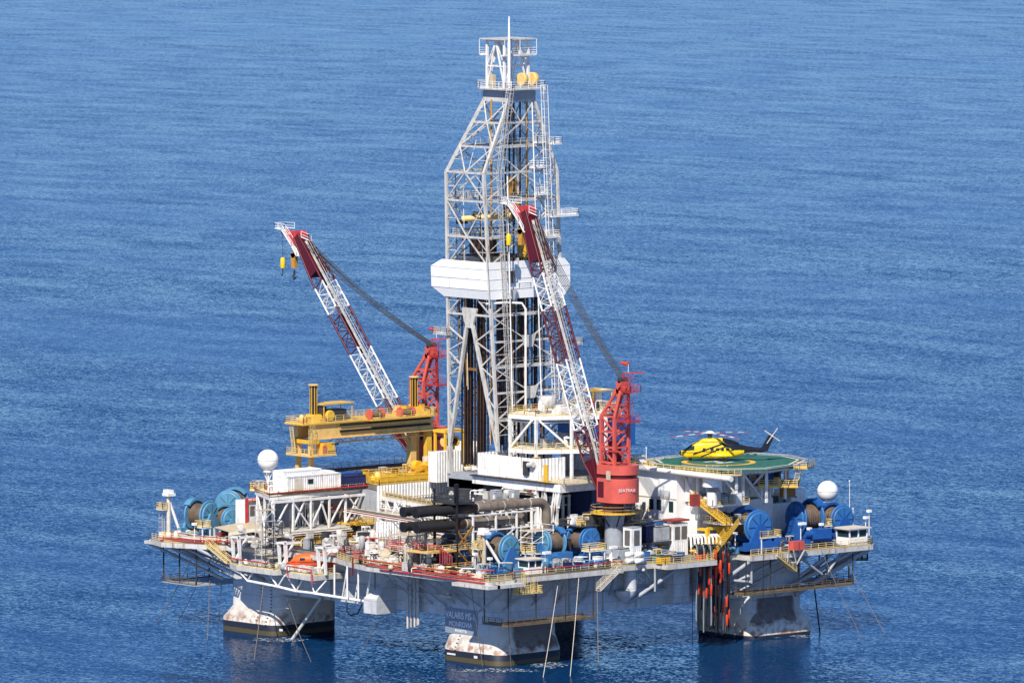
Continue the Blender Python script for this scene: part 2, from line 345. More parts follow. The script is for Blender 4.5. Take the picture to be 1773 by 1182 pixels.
# lower boat platform on the left-front side
zl = 13.0; lp = [(-30, -42.6), (-26.6, -43.9), (-15.6, -44.4), (-15.2, -42.6), (-11.6, -42.6), (-11.2, -44.6), (-4.0, -45.4), (-4.0, -36.5), (-30, -36.5)]
q = MB().prism(lp, zl-.9, zl); q.build('boat_platform', 'steel', hull)
q = MB(); ta = V(-27, -43.7, 12.0)
bot = [V(-24.5, -43, 10.3), V(-15.6, -43.4, 10.0), V(-10.5, -43.4, 9.6), V(-4.2, -44.4, 9.8), V(8.0, -39.4, 8.6)]
for p, r_ in zip(bot, bot[1:]): q.tube(p, r_, .26)
for p in bot[:4]:
    for dx in (-2.2, 2.2): q.tube(p, V(p.x+dx, -43.6, 12.2), .16)
for x in (-1, 2.5, 5.5): q.tube((x, -40.6, 9.2), (x+2.5, -41.5, 15.1), .2); q.tube((x, -42.5, 9.2), (x, -42.5, 15.1), .17)
q.build('platform_truss', 'white', hull)
# raking struts under the overhanging deck, each a part
def strut(p, r_, t, box=False, mt='grey'):
    q = MB()
    if box: q.beam(p, r_, t)
    else: q.tube(p, r_, t, 9)
    return q.build('deck_strut', mt, hull)
for x in (14, 17.5, 21, 24.5, 28, 31.5): strut((x-1.6, -43.4, 15.1), (x+1.2, -36.4, 9.3), .3, True)
for x in (-52, -47, -42, -38): strut((x, -43.5, 15.0), (x+13, -36.6, 9.0), .3); strut((x+6, -41, 15.0), (-36.6+(x+52)*.4, -33, 9.6), .24)
for y in (-40, -36, -32, -28): strut((-50, y, 15), (-37.4, y+5, 9), .26)
for y in (-38, -32, -26, -20, -14): strut((42, y, 15.0), (36.6, y+3.5, 10.5), .22); strut((42, y, 15.0), (36.6, y-4, 9.5), .2)
for p, r_, t in (((42.6, 1.2, 15.1), (37, -6.5, 8.6), .36), ((41, -6.4, 15), (37, .8, 10.6), .28), ((40.8, -3.4, 15), (40.8, -3.4, 10.9), .2), ((37.2, -5.4, 9.6), (37.2, 13.6, 12.6), .22), ((42.6, 5, 15.1), (37.2, 12, 8.9), .26),
                 ((43, 18, 15), (37.4, 12.8, 9.4), .38), ((43, 26, 15.1), (37.4, 14, 8.7), .4), ((42, 19, 15), (42, 19, 10.8), .24), ((42, 19, 11), (38, 12.5, 11.8), .26), ((42.6, 33, 15), (37.6, 20, 8.8), .34),
                 ((42.6, 44, 15), (37.6, 29, 7.6), .42), ((42.6, 47.5, 15), (37.6, 34, 7.3), .5), ((40, 47.5, 15), (36, 38.4, 8), .42), ((43, 38, 15), (40, 33, 11), .3), ((42.5, 30, 15), (42.5, 36, 11.2), .25), ((42.5, 41, 15), (42.5, 37, 11), .25),
                 ((33, 50, 15), (33, 38, 8), .4)): strut(p, r_, t)
q = MB()
wk = [(36.6, -40.6), (43.4, -40.6), (43.4, -20), (38.6, -20), (38.6, -38.6), (36.6, -38.6)]
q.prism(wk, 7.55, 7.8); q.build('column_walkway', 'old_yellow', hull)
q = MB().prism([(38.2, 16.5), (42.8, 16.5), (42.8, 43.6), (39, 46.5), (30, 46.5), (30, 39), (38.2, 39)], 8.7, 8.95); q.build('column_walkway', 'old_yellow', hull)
q = MB().prism([(-50, -42), (-40, -42.4), (-39.4, -30), (-50, -30)], 7.9, 8.15); q.build('column_walkway', 'grey', hull)
q = MB()
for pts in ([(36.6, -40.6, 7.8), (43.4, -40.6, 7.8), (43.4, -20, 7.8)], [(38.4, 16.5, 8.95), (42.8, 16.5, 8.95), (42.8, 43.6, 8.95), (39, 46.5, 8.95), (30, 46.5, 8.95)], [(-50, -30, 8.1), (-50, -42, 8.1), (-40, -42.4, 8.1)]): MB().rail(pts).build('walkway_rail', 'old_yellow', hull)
for x, y in ((37, -40.5), (43.3, -40.5), (43.3, -34), (43.3, -27), (43.3, -20.5)): MB().beam((x, y, 7.8), (x, y, 15.1), .16).build('walkway_post', 'dark', hull)
for x, y in ((42.7, 17), (42.7, 23), (42.7, 30), (42.7, 37), (42.7, 43.5), (38.8, 46.3), (31, 46.3)): MB().beam((x, y, 8.9), (x, y, 15.1), .18).build('walkway_post', 'dark', hull)
for x, y in ((-49.8, -41.8), (-45, -42), (-40.2, -42), (-49.8, -31)): MB().beam((x, y, 8.1), (x, y, 15.1), .2).build('walkway_post', 'dark', hull)
# each column's seaward face: its soot and painted shade are in the hull colour
q = MB(); rnd = random.Random(4)
q = MB()
# painted name on the front column
q = MB().box((22.9, -37.24, 4.7), (31.6, -37.21, 9.2)); q.build('name_panel', 'panel_blue', colS) 
text_part('ship_name', 'VALARIS MS-1', 1.75, 'lettering', colS, (27.0, -37.27, 7.9), (1, 0, 0), (0, 0, 1), .74, .03)
text_part('home_port', 'MONROVIA', 1.35, 'lettering', colS, (27.0, -37.27, 6.35), (1, 0, 0), (0, 0, 1), .86, .03)
text_part('registry_number', 'IMO 8757726', .62, 'lettering', colS, (27.1, -37.27, 5.2), (1, 0, 0), (0, 0, 1), .9)
text_part('ship_name', 'MS-1', 2.6, 'lettering', hull, (36.47, 4.5-7.4, 12.7), (0, 1, 0), (0, 0, 1), .75)
q = MB()
for cx, cy, ax in ((-27.5, -38.53, 0), (27, -38.53, 0), (-24.8, -38.53, 0)):
    for i in range(14):
        z = 1.9+i*.62
        if z < 2.4: y = -38.53
        elif z < 4.6: y = -38.53+(z-2.4)/2.2*1.3
        else: y = -37.23
        if cx > 0 and z > 4.4: break
        MB().cbox((cx, y, z), (.42, .05, .2)).build('draft_mark', 'dark', hull)
q = MB(); q.cbox((-20.5, -38.55, 1.4), (.9, .05, .4)); q.cbox((32.5, -38.55, 1.2), (.9, .05, .45)); q.cbox((26, -38.55, 1.2), (2.2, .05, .3)); q.build('load_line_mark', 'mark_white', hull)
q = MB().tube((-18.6, -38.8, -1.5), (-11.0, -37, 8.0), .3, 12); q.beam((-18.2, -38.6, 5.5), (-24, -38.2, 5.5), .1); q.beam((-16, -38, 7.2), (-24, -37.6, 7.2), .1); q.build('brace_pipe', 'steel', hull)
q = MB().path([(-5, -36, 7.6), (-4.6, -36.6, 6.0), (-3.2, -36.8, 5.4), (-1.6, -36.6, 5.8), (-1, -36, 7.6)], .14); q.build('loop_hose', 'hose', hull)
q = MB()
for i, x in enumerate((13.2, 13.9, 15.1, 15.6, 16.1)): q.tube((x, -37.6+.2*(i % 2), 4.6+.2*i), (x, -37.6+.2*(i % 2), 15.1), .2); q.cbox((x, -37.5, 9.2), (.6, .7, .25))
q.build('discharge_pipe', 'steel', hull)
# guard rails along the deck edge (yellow) and the red fire main on the left-front side
def rail_run(pts, mt='rail', name='guard_rail', **k): return MB().rail(pts, **k).build(name, mt, hull)
e = .25
rail_run([(-51, -43.5, ZD), (-45.2, -45.6, ZD), (-38, -42.8, ZD), (-30, -39.3, ZD)])
rail_run([(-29.8, -42.4, zl), (-26.6, -43.6, zl), (-15.8, -44.1, zl), (-15.4, -42.4, zl), (-11.8, -42.4, zl), (-11.2, -44.3, zl), (-4.2, -45.1, zl), (-4.2, -40, zl)])
rail_run([(-3.8, -39.4, ZD), (3, -42.2, ZD), (10, -44.1, ZD), (33, -44.7, ZD), (43.9, -45.3, ZD), (43.9, -40, ZD), (42.2, -38, ZD)])
rail_run([(42.2, -38, ZD), (42.2, -12.8, ZD), (40.1, -12.8, ZD), (40.1, -3.6, ZD), (43.7, -3.6, ZD), (43.7, 8.4, ZD), (39.3, 8.4, ZD)])
rail_run([(43.3, 17.6, ZD), (43.3, 47.4, ZD), (41.3, 49.7, ZD), (30, 51.6, ZD)])
rail_run([(-51.2, -39.6, ZD), (-50.2, -33, ZD), (-43.7, -25, ZD)])
def fire(pts, r=.13): return MB().path(pts, r).build('fire_main', 'pipe_red', hull)
def offp(pts, z): return [(x, y, z) for x, y in pts]
fire(offp([(-46, -45.9), (-38, -43.4), (-30, -39.9), (-29.6, -39.8)], ZD+.75)); fire(offp([(-46, -45.7), (-38, -43.1), (-31, -39.8)], ZD+.3))
fire([(-29.8, -42.8, zl+1.1), (-26.6, -44.1, zl+1.15), (-17, -44.6, zl+1.15)]); fire([(-11.3, -44.5, zl-1.2), (-11.3, -44.9, zl+1.0), (-11.1, -44.9, zl+1.2), (-4, -45.7, zl+1.2), (-3.8, -45.6, zl+1.1), (-3.8, -45.4, zl-1.2), (-3, -45.2, zl-1.3)])
fire([(4, -43.2, 13.6), (5.4, -43.8, 13.8), (5.5, -43.8, 16.9), (6, -43.9, 17.0), (10, -44.8, 17.0), (24, -45, 16.9), (33, -45.2, 16.8), (40, -45.6, 16.7)]); fire(offp([(10, -44.7), (24, -45.0), (43, -45.7)], 16.2), .16); fire(offp([(14, -44.8), (24, -45.1), (43, -45.8)], 15.6), .15)
fire(offp([(43, -40), (42.8, -38), (42.8, -13)], 17.1), .1)
# corner walkway end plate, the pale lip at the front tip
q = MB().box((36, -47.2, 14.75), (45.6, -44.4, 15.35)); q.box((43.6, -45, 14.75), (45.6, -38.5, 15.35)); q.build('edge_lip', 'steel', hull)
q = MB().box((-52.2, -44.4, 15.0), (-49, -41, 15.55)); q.build('edge_lip', 'steel', hull)
# ------------------------------------------------------------------ drilling derrick
ZF = 33.4
LV = [(33.4, (-8.9, -8.2), (4.3, 8.2)), (83.4, (-9.5, -8.5), (.7, 9.2)), (96.6, (-6.6, -1.7), (-.1, 4.2)), (120, (-6.6, -1.7), (-.1, 4.2))]
def dc(i, z):                                     # derrick corner i (0 left, 1 front, 2 right, 3 back) at height z
    for (z0, a0, b0), (z1, a1, b1) in zip(LV, LV[1:]):
        if z <= z1:
            t = (z-z0)/(z1-z0); xa, ya, xb, yb = lerp(a0[0], a1[0], t), lerp(a0[1], a1[1], t), lerp(b0[0], b1[0], t), lerp(b0[1], b1[1], t); break
    return V(*[(xa, ya), (xb, ya), (xb, yb), (xa, yb)][i], z)
der = thing('drilling_derrick', 'tall grey white lattice derrick with white wind wall band over the drill floor', 'derrick', (-2.3, 0, ZF))
for i in range(4):
    q = MB()
    for a, b in ((33.4, 83.4), (83.4, 96.6)): q.beam(dc(i, a), dc(i, b), .5, .5)
    q.build('leg', 'steel', der)
GL = [39.0, 43.9, 48.5, 53.1, 57.8, 62.5, 66.6, 71.8, 78.3, 83.4, 88.0, 92.3, 96.2]
for z in GL:
    q = MB()
    for i in range(4):
        if z < 56 and i == 0 and z < 57: continue           # open side over the catwalk
        q.beam(dc(i, z), dc((i+1) % 4, z), .26, .36)
    q.build('girt', 'steel', der)
def face(i, levels, flip=0, w=.21, mt='steel'):
    q = MB()
    for k, (a, b) in enumerate(zip(levels, levels[1:])):
        A0, B0, A1, B1 = dc(i, a), dc((i+1) % 4, a), dc(i, b), dc((i+1) % 4, b)
        if (k+flip) % 2: m = (A1+B1)/2; q.beam(A0, m, w); q.beam(B0, m, w)
        else: m = (A0+B0)/2; q.beam(m, A1, w); q.beam(m, B1, w)
    for a, b in zip(levels, levels[1:]):                       # slim secondary members
        A0, B0, A1, B1 = dc(i, a), dc((i+1) % 4, a), dc(i, b), dc((i+1) % 4, b); m = (A0+A1)/2; n_ = (B0+B1)/2
        q.beam(m, m.lerp(n_, .25), .12); q.beam(n_, n_.lerp(m, .25), .12); q.beam(m, (A1*3+B1)/4, .11); q.beam(n_, (B1*3+A1)/4, .11)
    q.build('bracing', mt, der)
face(0, [57.8]+GL[5:], 1); face(1, [33.8]+GL, 0); face(2, [33.8]+GL, 1); face(3, [33.8]+GL, 0)
q = MB(); ap = (dc(0, 57)+dc(1, 57))/2                       # A-frame of the V-door
for k, ft in enumerate((dc(0, ZF), dc(1, ZF))):
    q.beam(ap+V(-.5+k, 0, 0), ft, .55)
    for z in (38, 43, 48.5, 53): p = (ap+V(-.5+k, 0, 0)).lerp(ft, (57-z)/(57-ZF)); c = dc(k, z+2.4); q.beam(p, c, .24); q.beam(p, dc(k, z-2), .2)
q.hexa([ap+V(-2.0, -.2, 1.6), ap+V(2.0, -.2, 1.6), ap+V(2.0, .2, 1.6), ap+V(-2.0, .2, 1.6), ap+V(-2.0, -.2, 2), ap+V(2, -.2, 2), ap+V(2, .2, 2), ap+V(-2, .2, 2)])
q.hexa([ap+V(-.9, -.2, -1.6), ap+V(.9, -.2, -1.6), ap+V(.9, .2, -1.6), ap+V(-.9, .2, -1.6), ap+V(-2.0, -.2, 1.6), ap+V(2.0, -.2, 1.6), ap+V(2.0, .2, 1.6), ap+V(-2, .2, 1.6)])
q.build('door_frame', 'steel', der)
for z in (43.9, 53.1):                                        # gusset plates
    m = (dc(1, z)+dc(2, z))/2+V(.25, 0, 0); MB().hexa([m+V(0, -1.0, -1.2), m+V(.12, -1.0, -1.2), m+V(.12, 1.0, -1.2), m+V(0, 1.0, -1.2), m+V(0, -1.7, 1), m+V(.12, -1.7, 1), m+V(.12, 1.7, 1), m+V(0, 1.7, 1)]).build('gusset_plate', 'steel', der)
# wind wall: bevelled band, open above and below
def ww(z, ex, ey):
    c = [dc(i, z) for i in range(4)]
    return [c[0]+V(-.5-ex, -.5-ey*.3, 0), c[1]+V(.42, -.5-ey*.3, 0), c[2]+V(.42, .5+ey, 0), c[3]+V(-.5-ex, .5+ey, 0)]
R_ = [ww(60.8, 0, 0), ww(62.5, 2.9, 1.5), ww(66.2, 3.0, 1.6), ww(67.5, .4, .3)]
inn = [[p+V(.16 if k in (0, 3) else -.16, .16 if k in (0, 1) else -.16, 0) for k, p in enumerate(r)] for r in R_]
q = MB(); q.loft(R_+inn[::-1]+[R_[0]], sm=False, cap=False); q.build('wind_wall', 'white_clean', der)
q = MB()
for a, b in ((0, 1), (1, 2)):
    n_ = V(0, -.14, 0) if a == 0 else V(.14, 0, 0)
    for r in (R_[1], R_[2]): q.beam(r[a]+n_*.3, r[b]+n_*.3, .04, .05)
    for t in (.33, .66): q.beam(R_[1][a].lerp(R_[1][b], t)+n_*.6, R_[2][a].lerp(R_[2][b], t)+n_*.3, .035)
q.beam((R_[1][0]+R_[2][0])/2+V(0, -.08, 0), (R_[1][1]+R_[2][1])/2+V(0, -.04, 0), .05); q.beam((R_[1][1]+R_[2][1])/2+V(.04, 0, 0), (R_[1][2]+R_[2][2])/2+V(.04, 0, 0), .05)
q.build('wall_seam', 'steel', der); MB().tube(R_[0][1]+V(.1, -.1, -1), R_[3][1]+V(.1, -.3, 1.0), .16).build('corner_pipe', 'steel', der)
q = MB(); f = dc(1, 64)
q.box((f.x+.2, f.y+4.0, 63.6), (f.x+.9, f.y+5.4, 65.8)); q.build('vent_box', 'louvre', der)
q = MB(); q.lathe((f.x+.9, f.y+5.0, 0), [(.25, 60.4), (1.0, 62.4)], 4, sm=False); q.build('wall_hopper', 'grey', der)
q = MB()
for y in (f.y+2.4, f.y+8.4): q.box((f.x+.06, y, 63.2), (f.x+.14, y+1.0, 65.9))
q.build('rust_vent', 'cream', der)
# platforms with rails
def plat(x0, y0, x1, y1, z, par=der, mt='white', name='platform', rmt=None, sides='all', **k):
    p = MB().box((x0, y0, z-.22), (x1, y1, z)).build(name, mt, par)
    MB().rail([(x0, y0, z), (x1, y0, z), (x1, y1, z), (x0, y1, z)], closed=True, **k).build('rail', rmt or mt, p); return p
a = at(953, 378, d=2); plat(1.2, a.y-.2, 3.4, a.y+6.2, at(953, 374, d=2).z, rmt='white')
plat(-12.4, -9.2, -8.6, -7.4, 54.0, mt='steel'); plat(3.0, 8.3, 5.2, 11.6, 52.0, mt='steel')
plat(-9.3, -6.6, -6.2, -3.0, 78.6, mt='steel'); plat(-9, -7.6, -6.5, -5.6, 71.9, mt='steel'); plat(1.2, 3.2, 2.8, 5.6, 79.4); plat(.6, 2.6, 2.2, 5.0, 84.2); plat(-.2, 4.2, 1.0, 6.4, 88.6); plat(.2, 7.6, 1.9, 9.4, 88.3)
plat(1.4, 2.6, 3.6, 7.4, 71.6); plat(1.7, -1.6, 2.6, 1.2, 62.4)
# crown
cz = 98.4
q = MB().box((-6.9, -2.0, 96.4), (.2, 4.5, 97.9)); q.build('water_table', 'grey', der)
q = MB()
for z in (97.9, 96.4):
    for i in range(4): q.beam(dc(i, z)+V(0, 0, .1), dc((i+1) % 4, z)+V(0, 0, .1), .4, .45)
q.build('crown_beam', 'steel', der)
p = MB().prism([(-9.0, -1.5), (-6.4, -3.2), (.6, -3.2), (1.4, -2.2), (1.4, 5.6), (-1, 6.4), (-7.0, 6.4), (-9.0, 3)], cz-.2, cz).build('crown_platform', 'steel', der)
MB().rail([(-9.0, -1.5, cz), (-6.4, -3.2, cz), (.6, -3.2, cz), (1.4, -2.2, cz), (1.4, 5.6, cz), (-1, 6.4, cz), (-7.0, 6.4, cz), (-9.0, 3, cz)], closed=True, h=1.3).build('rail', 'white', p)
xa, xb, ya, yb = -6.0, -1.3, -1.7, 4.0
for x, y in ((xa, ya), (xb, ya), (xb, yb), (xa, yb)): MB().beam((x, y, cz), (x, y, 107.2), .42).build('crown_post', 'white', der)
q = MB(); tp = [(xa, ya), (xb, ya), (xb, yb), (xa, yb)]
for (x0, y0), (x1, y1) in zip(tp, tp[1:]+tp[:1]):
    q.beam((x0, y0, 107), (x1, y1, 107), .38); m = ((x0+x1)/2, (y0+y1)/2)
    q.beam((x0, y0, cz), (*m, 107), .26); q.beam((x1, y1, cz), (*m, 107), .26); q.beam((x0, y0, 102.4), (x1, y1, 102.4), .2)
    q.beam((x0, y0, 102.4), (*m, 107), .16); q.beam((x1, y1, 102.4), (*m, 107), .16)
q.build('crown_lattice', 'white', der)
p = MB().box((xa-1.0, ya-1.0, 107.2), (xb+1.2, yb+1.0, 107.4)).build('top_platform', 'steel', der)
p = MB().box((xa-1, ya-1, 104.3), (xa, yb+1, 104.5)).box((xb, ya-1, 104.3), (xb+1.2, yb+1, 104.5)).box((xa, yb, 104.3), (xb, yb+1, 104.5)).build('crown_gallery', 'white', der)
q = MB(); q.rail([(xa-1, ya-1, 104.5), (xa-1, yb+1, 104.5), (xb+1.2, yb+1, 104.5), (xb+1.2, ya-1, 104.5)], h=1.2)
for x, y in ((xa-1, ya-1), (xa-1, 1), (xa-1, yb+1), (xb+1.2, yb+1), (xb+1.2, 1), (xb+1.2, ya-1)): q.beam((x, y, 104.5), (x, y, 107.2), .1)
q.build('rail', 'white', p)
for x, y in ((-.6, 2.0), (-.6, 4.6)): MB().lathe((x, y, 100.0), [(1.1, -.5), (1.2, -.45), (1.2, .45), (1.1, .5)], 22, 'Y').build('crown_sheave', 'buff', der)
MB().box((-1.6, .4, 98.4), (.6, 5.6, 98.9)).build('sheave_base', 'grey', der)
MB().box((-4.4, -2.6, 98.4), (-3.4, -1.9, 100.9)).build('control_cabinet', 'tan', der)
a = at(881.5, 150, d=-2); MB().tube((a.x, a.y, 98.4), (a.x, a.y, 107), .30).tube((a.x, a.y, 107), (a.x, a.y, at(882, 29, d=-2).z), .24, 10, .14).build('mast', 'white_clean', der)
# long caged ladder on the front-right face, the second one at the right
q = MB(); q.ladder(dc(1, ZF)+V(.7, 2.5, 1), dc(1, 83.4)+V(.9, 2.8, 0), (1, 0, 0), .9, cage=True); q.build('ladder', 'steel', der); q = MB(); q.ladder(dc(1, 83.4)+V(.9, 2.8, 0), dc(1, 97)+V(.9, -.8, 2.0), (1, 0, 0), .9)
q.build('ladder', 'steel', der)
q = MB(); b0 = V(3.4, 6.3, 42); b1 = V(1.6, 5.0, 99)
for dy in (-.5, .5): q.beam(b0+V(0, dy, 0), b1+V(0, dy, 0), .12); q.beam(b0+V(.7, dy, 0), b1+V(.7, dy, 0), .1)
for i in range(40):
    p = b0.lerp(b1, i/39); q.beam(p+V(0, -.5, 0), p+V(0, .5, 0), .08); q.beam(p+V(.7, -.5, 0), p+V(.7, .5, 0), .07); q.beam(p+V(0, -.5, 0), p+V(.7, -.5, 0), .07)
q.build('ladder', 'white', der)
# standpipes and rails inside
q = MB()
for x, y in ((-3.2, .2), (-3.0, 1.0), (-1.4, .6), (-1.0, 1.8)): q.tube((x, y, 36), (x, y, 96.4), .2, 6)
q.build('guide_rail', 'dark', der)
q = MB()
for x, y in ((-1.4, 3.8), (-3.4, -3)): q.tube((x, y, 34), (x, y, 96.4), .2, 6)
q.build('guide_rail', 'brass', der)
q = MB(); q.path([(5.2, -2.4, 36), (5.0, -2.2, 59.0), (4.4, -2.6, 60), (3.2, -5.4, 60.2), (1.6, -8.8, 60)], .22); q.path([(5.4, -5.6, 36), (3.2, -5.0, 83)], .13); q.path([(5.0, 1.9, 36), (2.6, 1.5, 96)], .12)
q.build('standpipe', 'white', der)
rnd = random.Random(77)
for k in range(16):                                             # service pipes, cables and hoses up the inside of the frame
    i = rnd.randrange(4); u = rnd.uniform(.06, .94); z0, z1 = rnd.uniform(34, 50), rnd.uniform(56, 92); pts = []
    for n in range(6):
        z = lerp(z0, z1, n/5); p = dc(i, z).lerp(dc((i+1) % 4, z), u); c = (dc(0, z)+dc(2, z))/2; pts.append(p.lerp(c, .06+.02*(k % 4)))
    MB().path(pts, rnd.choice((.06, .09, .14)), 6).build('service_pipe', rnd.choice(('dark', 'steel', 'white', 'brass', 'black', 'exhaust')), der)
for z in (39, 48.5, 57.8, 71.8, 78.3, 88):
    c = [dc(i, z) for i in range(4)]; m = sum(c, V(0, 0, 0))/4; q = MB()
    for i in (1, 2, 3): a, b = c[i].lerp(m, .05), c[(i+1) % 4].lerp(m, .05); d = (m-(a+b)/2); d.z = 0; d = d.normalized()*.9; q.hexa([a+V(0, 0, .2), b+V(0, 0, .2), b+d+V(0, 0, .2), a+d+V(0, 0, .2), a+V(0, 0, .3), b+V(0, 0, .3), b+d+V(0, 0, .3), a+d+V(0, 0, .3)]); q.rail([a+d+V(0, 0, .3), b+d+V(0, 0, .3)], bars=2, r=.035, kick=False)
    q.build('inner_walkway', 'steel', der)
# drill pipe stands: each one a thing
pr = MB().tube((0, 0, 0), (0, 0, 30.6), .17, 7).tube((0, 0, 30.6), (0, 0, 31.4), .13, 7).tube((0, 0, 10.2), (0, 0, 10.6), .22, 7).tube((0, 0, 20.3), (0, 0, 20.8), .22, 7)
rnd = random.Random(11); tones = {}
def stand(x, y, kind):
    lab = {'brown': 'rusty brown drill pipe stand racked upright behind the open derrick side', 'soot': 'black drill pipe stand racked upright inside the derrick', 'pipe_orange': 'orange brown drill pipe stand racked upright in the derrick by its right face'}[kind]
    if kind not in tones:
        o = pr.build('drill_pipe', kind, loc=(0, 0, 0)); tag(o, lab, 'drill pipe', 'drill pipe stands racked in the derrick'); tones[kind] = o
    else: o = tones[kind].copy(); C.objects.link(o)
    o.location = (x, y, ZF-3.6+rnd.random()*.8)
for i in range(8):
    for j in range(2): stand(-7.6+i*.78+(.4 if i > 3 else 0), -6.4+j*1.1, ('soot' if i < 5 else 'brown') if rnd.random() < .7 else rnd.choice(('brown', 'soot')))
for i in range(4):
    for j in range(5): stand(-1.4+i*1.0, -3.6+j*2.2+rnd.random()*.5, rnd.choice(('brown', 'pipe_orange', 'soot')))
# hoisting gear: block with top drive on each well centre
def block(x, y, z, lab):
    t = thing('travelling_block', lab, 'hoist block', (x, y, z))
    MB().box((x-.8, y-.5, z+1.6), (x+.8, y+.5, z+4.2)).lathe((x, y, z+4.2), [(.85, -.5), (.95, -.45), (.95, .45), (.85, .5)], 16, 'Y').build('block', 'brass', t)
    MB().box((x-1.1, y-.7, z-1.6), (x+1.1, y+.7, z+1.0)).tube((x, y, z-3), (x, y, z-1.6), .4).build('top_drive', 'yellow', t)
    q = MB()
    for dx in (-.7, .7): q.tube((x+dx, y, z-3.4), (x+dx, y, z-1.2), .13); q.tube((x+dx, y, z+.6), (x+dx, y, z+2), .13)
    q.build('link', 'dark', t)
    q = MB()
    for dx in (-.6, -.2, .2, .6): q.tube((x+dx, y, z+4.6), (x+dx, y, 96.4), .04, 5)
    q.build('drill_line', 'dark', t)
block(-2.2, .9, 77.2, 'yellow travelling block high in the derrick above the racking arm'); block(.2, 1.9, 69.5, 'orange travelling block hanging lower, half behind the right crane jib')
t = thing('racking_arm', 'orange brown pipe racking arm lying level inside the derrick above the wind wall', 'racking arm', (-5, -2, 74))
a = at(800, 379, d=0); b = at(885, 373, d=-1); MB().tube(a, b, .55, 10).build('arm', 'buff', t)
MB().tube(at(818, 371, d=0), at(848, 371, d=0), .5).build('hydraulic_hose', 'hose', t)
MB().box(at(796, 388, d=0), at(804, 380, d=2)).build('head', 'brown', t)
q = MB(); c0 = at(800, 396, d=-1); c1 = at(880, 410, d=3); q.beam(c0, V(c1.x, c1.y, c0.z), .2); q.beam(c0-V(0, 0, 2), V(c1.x, c1.y, c0.z-2.2), .2)
for i in range(9):
    p = c0.lerp(V(c1.x, c1.y, c0.z), i/9); r_ = c0.lerp(V(c1.x, c1.y, c0.z), (i+1)/9); q.beam(p, r_-V(0, 0, 2.1), .12); q.beam(p-V(0, 0, 2), r_, .1)
q.build('carriage', 'dark', t)
t = thing('finger_board', 'dark pipe finger board inside the derrick above the white wind wall', 'finger board', (-5, -3, 68.6))
q = MB()
for i in range(12): q.beam((-8.6+i*.6, -7, 68.2), (-8.6+i*.6, -.5, 68.2), .16)
q.box((-8.8, -.5, 67.9), (1, .3, 68.6)); q.build('finger', 'dark', t)
MB().box((-7.6, -4.6, 68.5), (-2.6, -2.4, 71.0)).build('machinery_cover', 'brown', t)
# big dark guide box seen through the lattice below the band
t = thing('pipe_racker', 'tall blue black column racker standing inside the lower derrick', 'pipe racker', (-6, 2, ZF))
MB().box((-6.6, 1.0, ZF), (-5.6, 2.0, 62)).box((-3.4, 3.4, ZF), (-2.6, 4.4, 62)).build('mast', 'navy', t); MB().box((-6.9, .6, 46.5), (-5.2, 2.4, 49)).build('gripper', 'blue', t)
q = MB().beam((-8.6, -5.4, 47.6), (-2.2, -8.0, 47.9), .55, .45); q.build('arm', 'pipe_orange', t)
# ------------------------------------------------------------------ drill floor structure
df = thing('drill_floor_house', 'white corrugated wind wall box round the drill floor under the derrick', 'drill floor', (9, -4, 29))
FX, FY, Z0, Z1 = 17.2, -10.1, 29.2, 33.2
MB().box((.6, FY+.2, 28.6), (17, 12, 29.2)).build('floor_slab', 'grey', df)
q = MB().corrug((.85, FY), (FX, FY), Z0, Z1, .8); q.corrug((FX, FY), (FX, -3.6), Z0, Z1, .8); q.corrug((.85, 8), (.85, FY), Z0, Z1, .8); q.build('wind_wall', 'white', df)
q = MB().box((.4, -11.0, 27.7), (24.2, -10.2, 29.1)).box((23.4, -10.2, 27.7), (24.2, 8, 29.1)); q.build('girder', 'white', df)
MB().box((.4, -11.6, 29.1), (22.6, -10.25, 29.3)).build('ledge', 'brown', df)
pl = MB().box((17.2, -10.2, 29.1), (25.2, -2.6, 29.3)).build('landing', 'steel', df); MB().rail([(18.2, -10.9, 29.3), (25, -10.9, 29.3), (25.0, -3, 29.3)], step=1.2).build('rail', 'rail', pl)
MB().box((19.6, -11.0, 29.3), (20.6, -10.7, 32.4)).build('yellow_panel', 'yellow', pl)
MB().box((13.6, -10.6, 30.1), (14.9, -10.0, 32.6)).build('door', 'dark', df); q = MB().tube((15.2, -10.7, 32.0), (16.6, -10.7, 32.2), .5, 10); q.build('horn', 'steel', df)
for x0, x1 in ((16.6, 17.6), (17.4, 16.9), (19.4, 18.2), (19.4, 20.2), (22.4, 20.6), (22.6, 22.6), (23.6, 21.6)): MB().beam((x0, -10.6, 27.7), (x1, -10.6, 20.2), .62, .5).build('support_leg', 'white', df)
q = MB().beam((17, -10.6, 22.0), (23, -10.6, 22.0), .4); q.beam((17, -10.6, 25), (23.4, -10.6, 25), .3); q.build('tie_beam', 'white', df)
MB().box((-9.4, -8.4, 26.2), (.5, 9, 28.8)).build('derrick_base', 'grey', df)
for x, y in ((-8.9, -8.2), (-8.9, 8.2), (4.3, 8.2)): MB().beam((x, y, 28.6), (x, y, 33.6), .8).build('base_post', 'steel', df)
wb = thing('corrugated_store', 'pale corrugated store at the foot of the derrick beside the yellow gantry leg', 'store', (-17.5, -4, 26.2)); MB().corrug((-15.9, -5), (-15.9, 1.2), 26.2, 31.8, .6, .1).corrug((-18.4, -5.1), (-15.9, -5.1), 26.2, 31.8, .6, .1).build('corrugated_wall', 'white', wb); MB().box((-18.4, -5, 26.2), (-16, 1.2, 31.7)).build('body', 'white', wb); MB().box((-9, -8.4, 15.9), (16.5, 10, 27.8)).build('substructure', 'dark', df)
MB().box((17.4, -2.5, 21.5), (23.2, 8, 27.7)).build('moonpool_wall', 'navy', df)
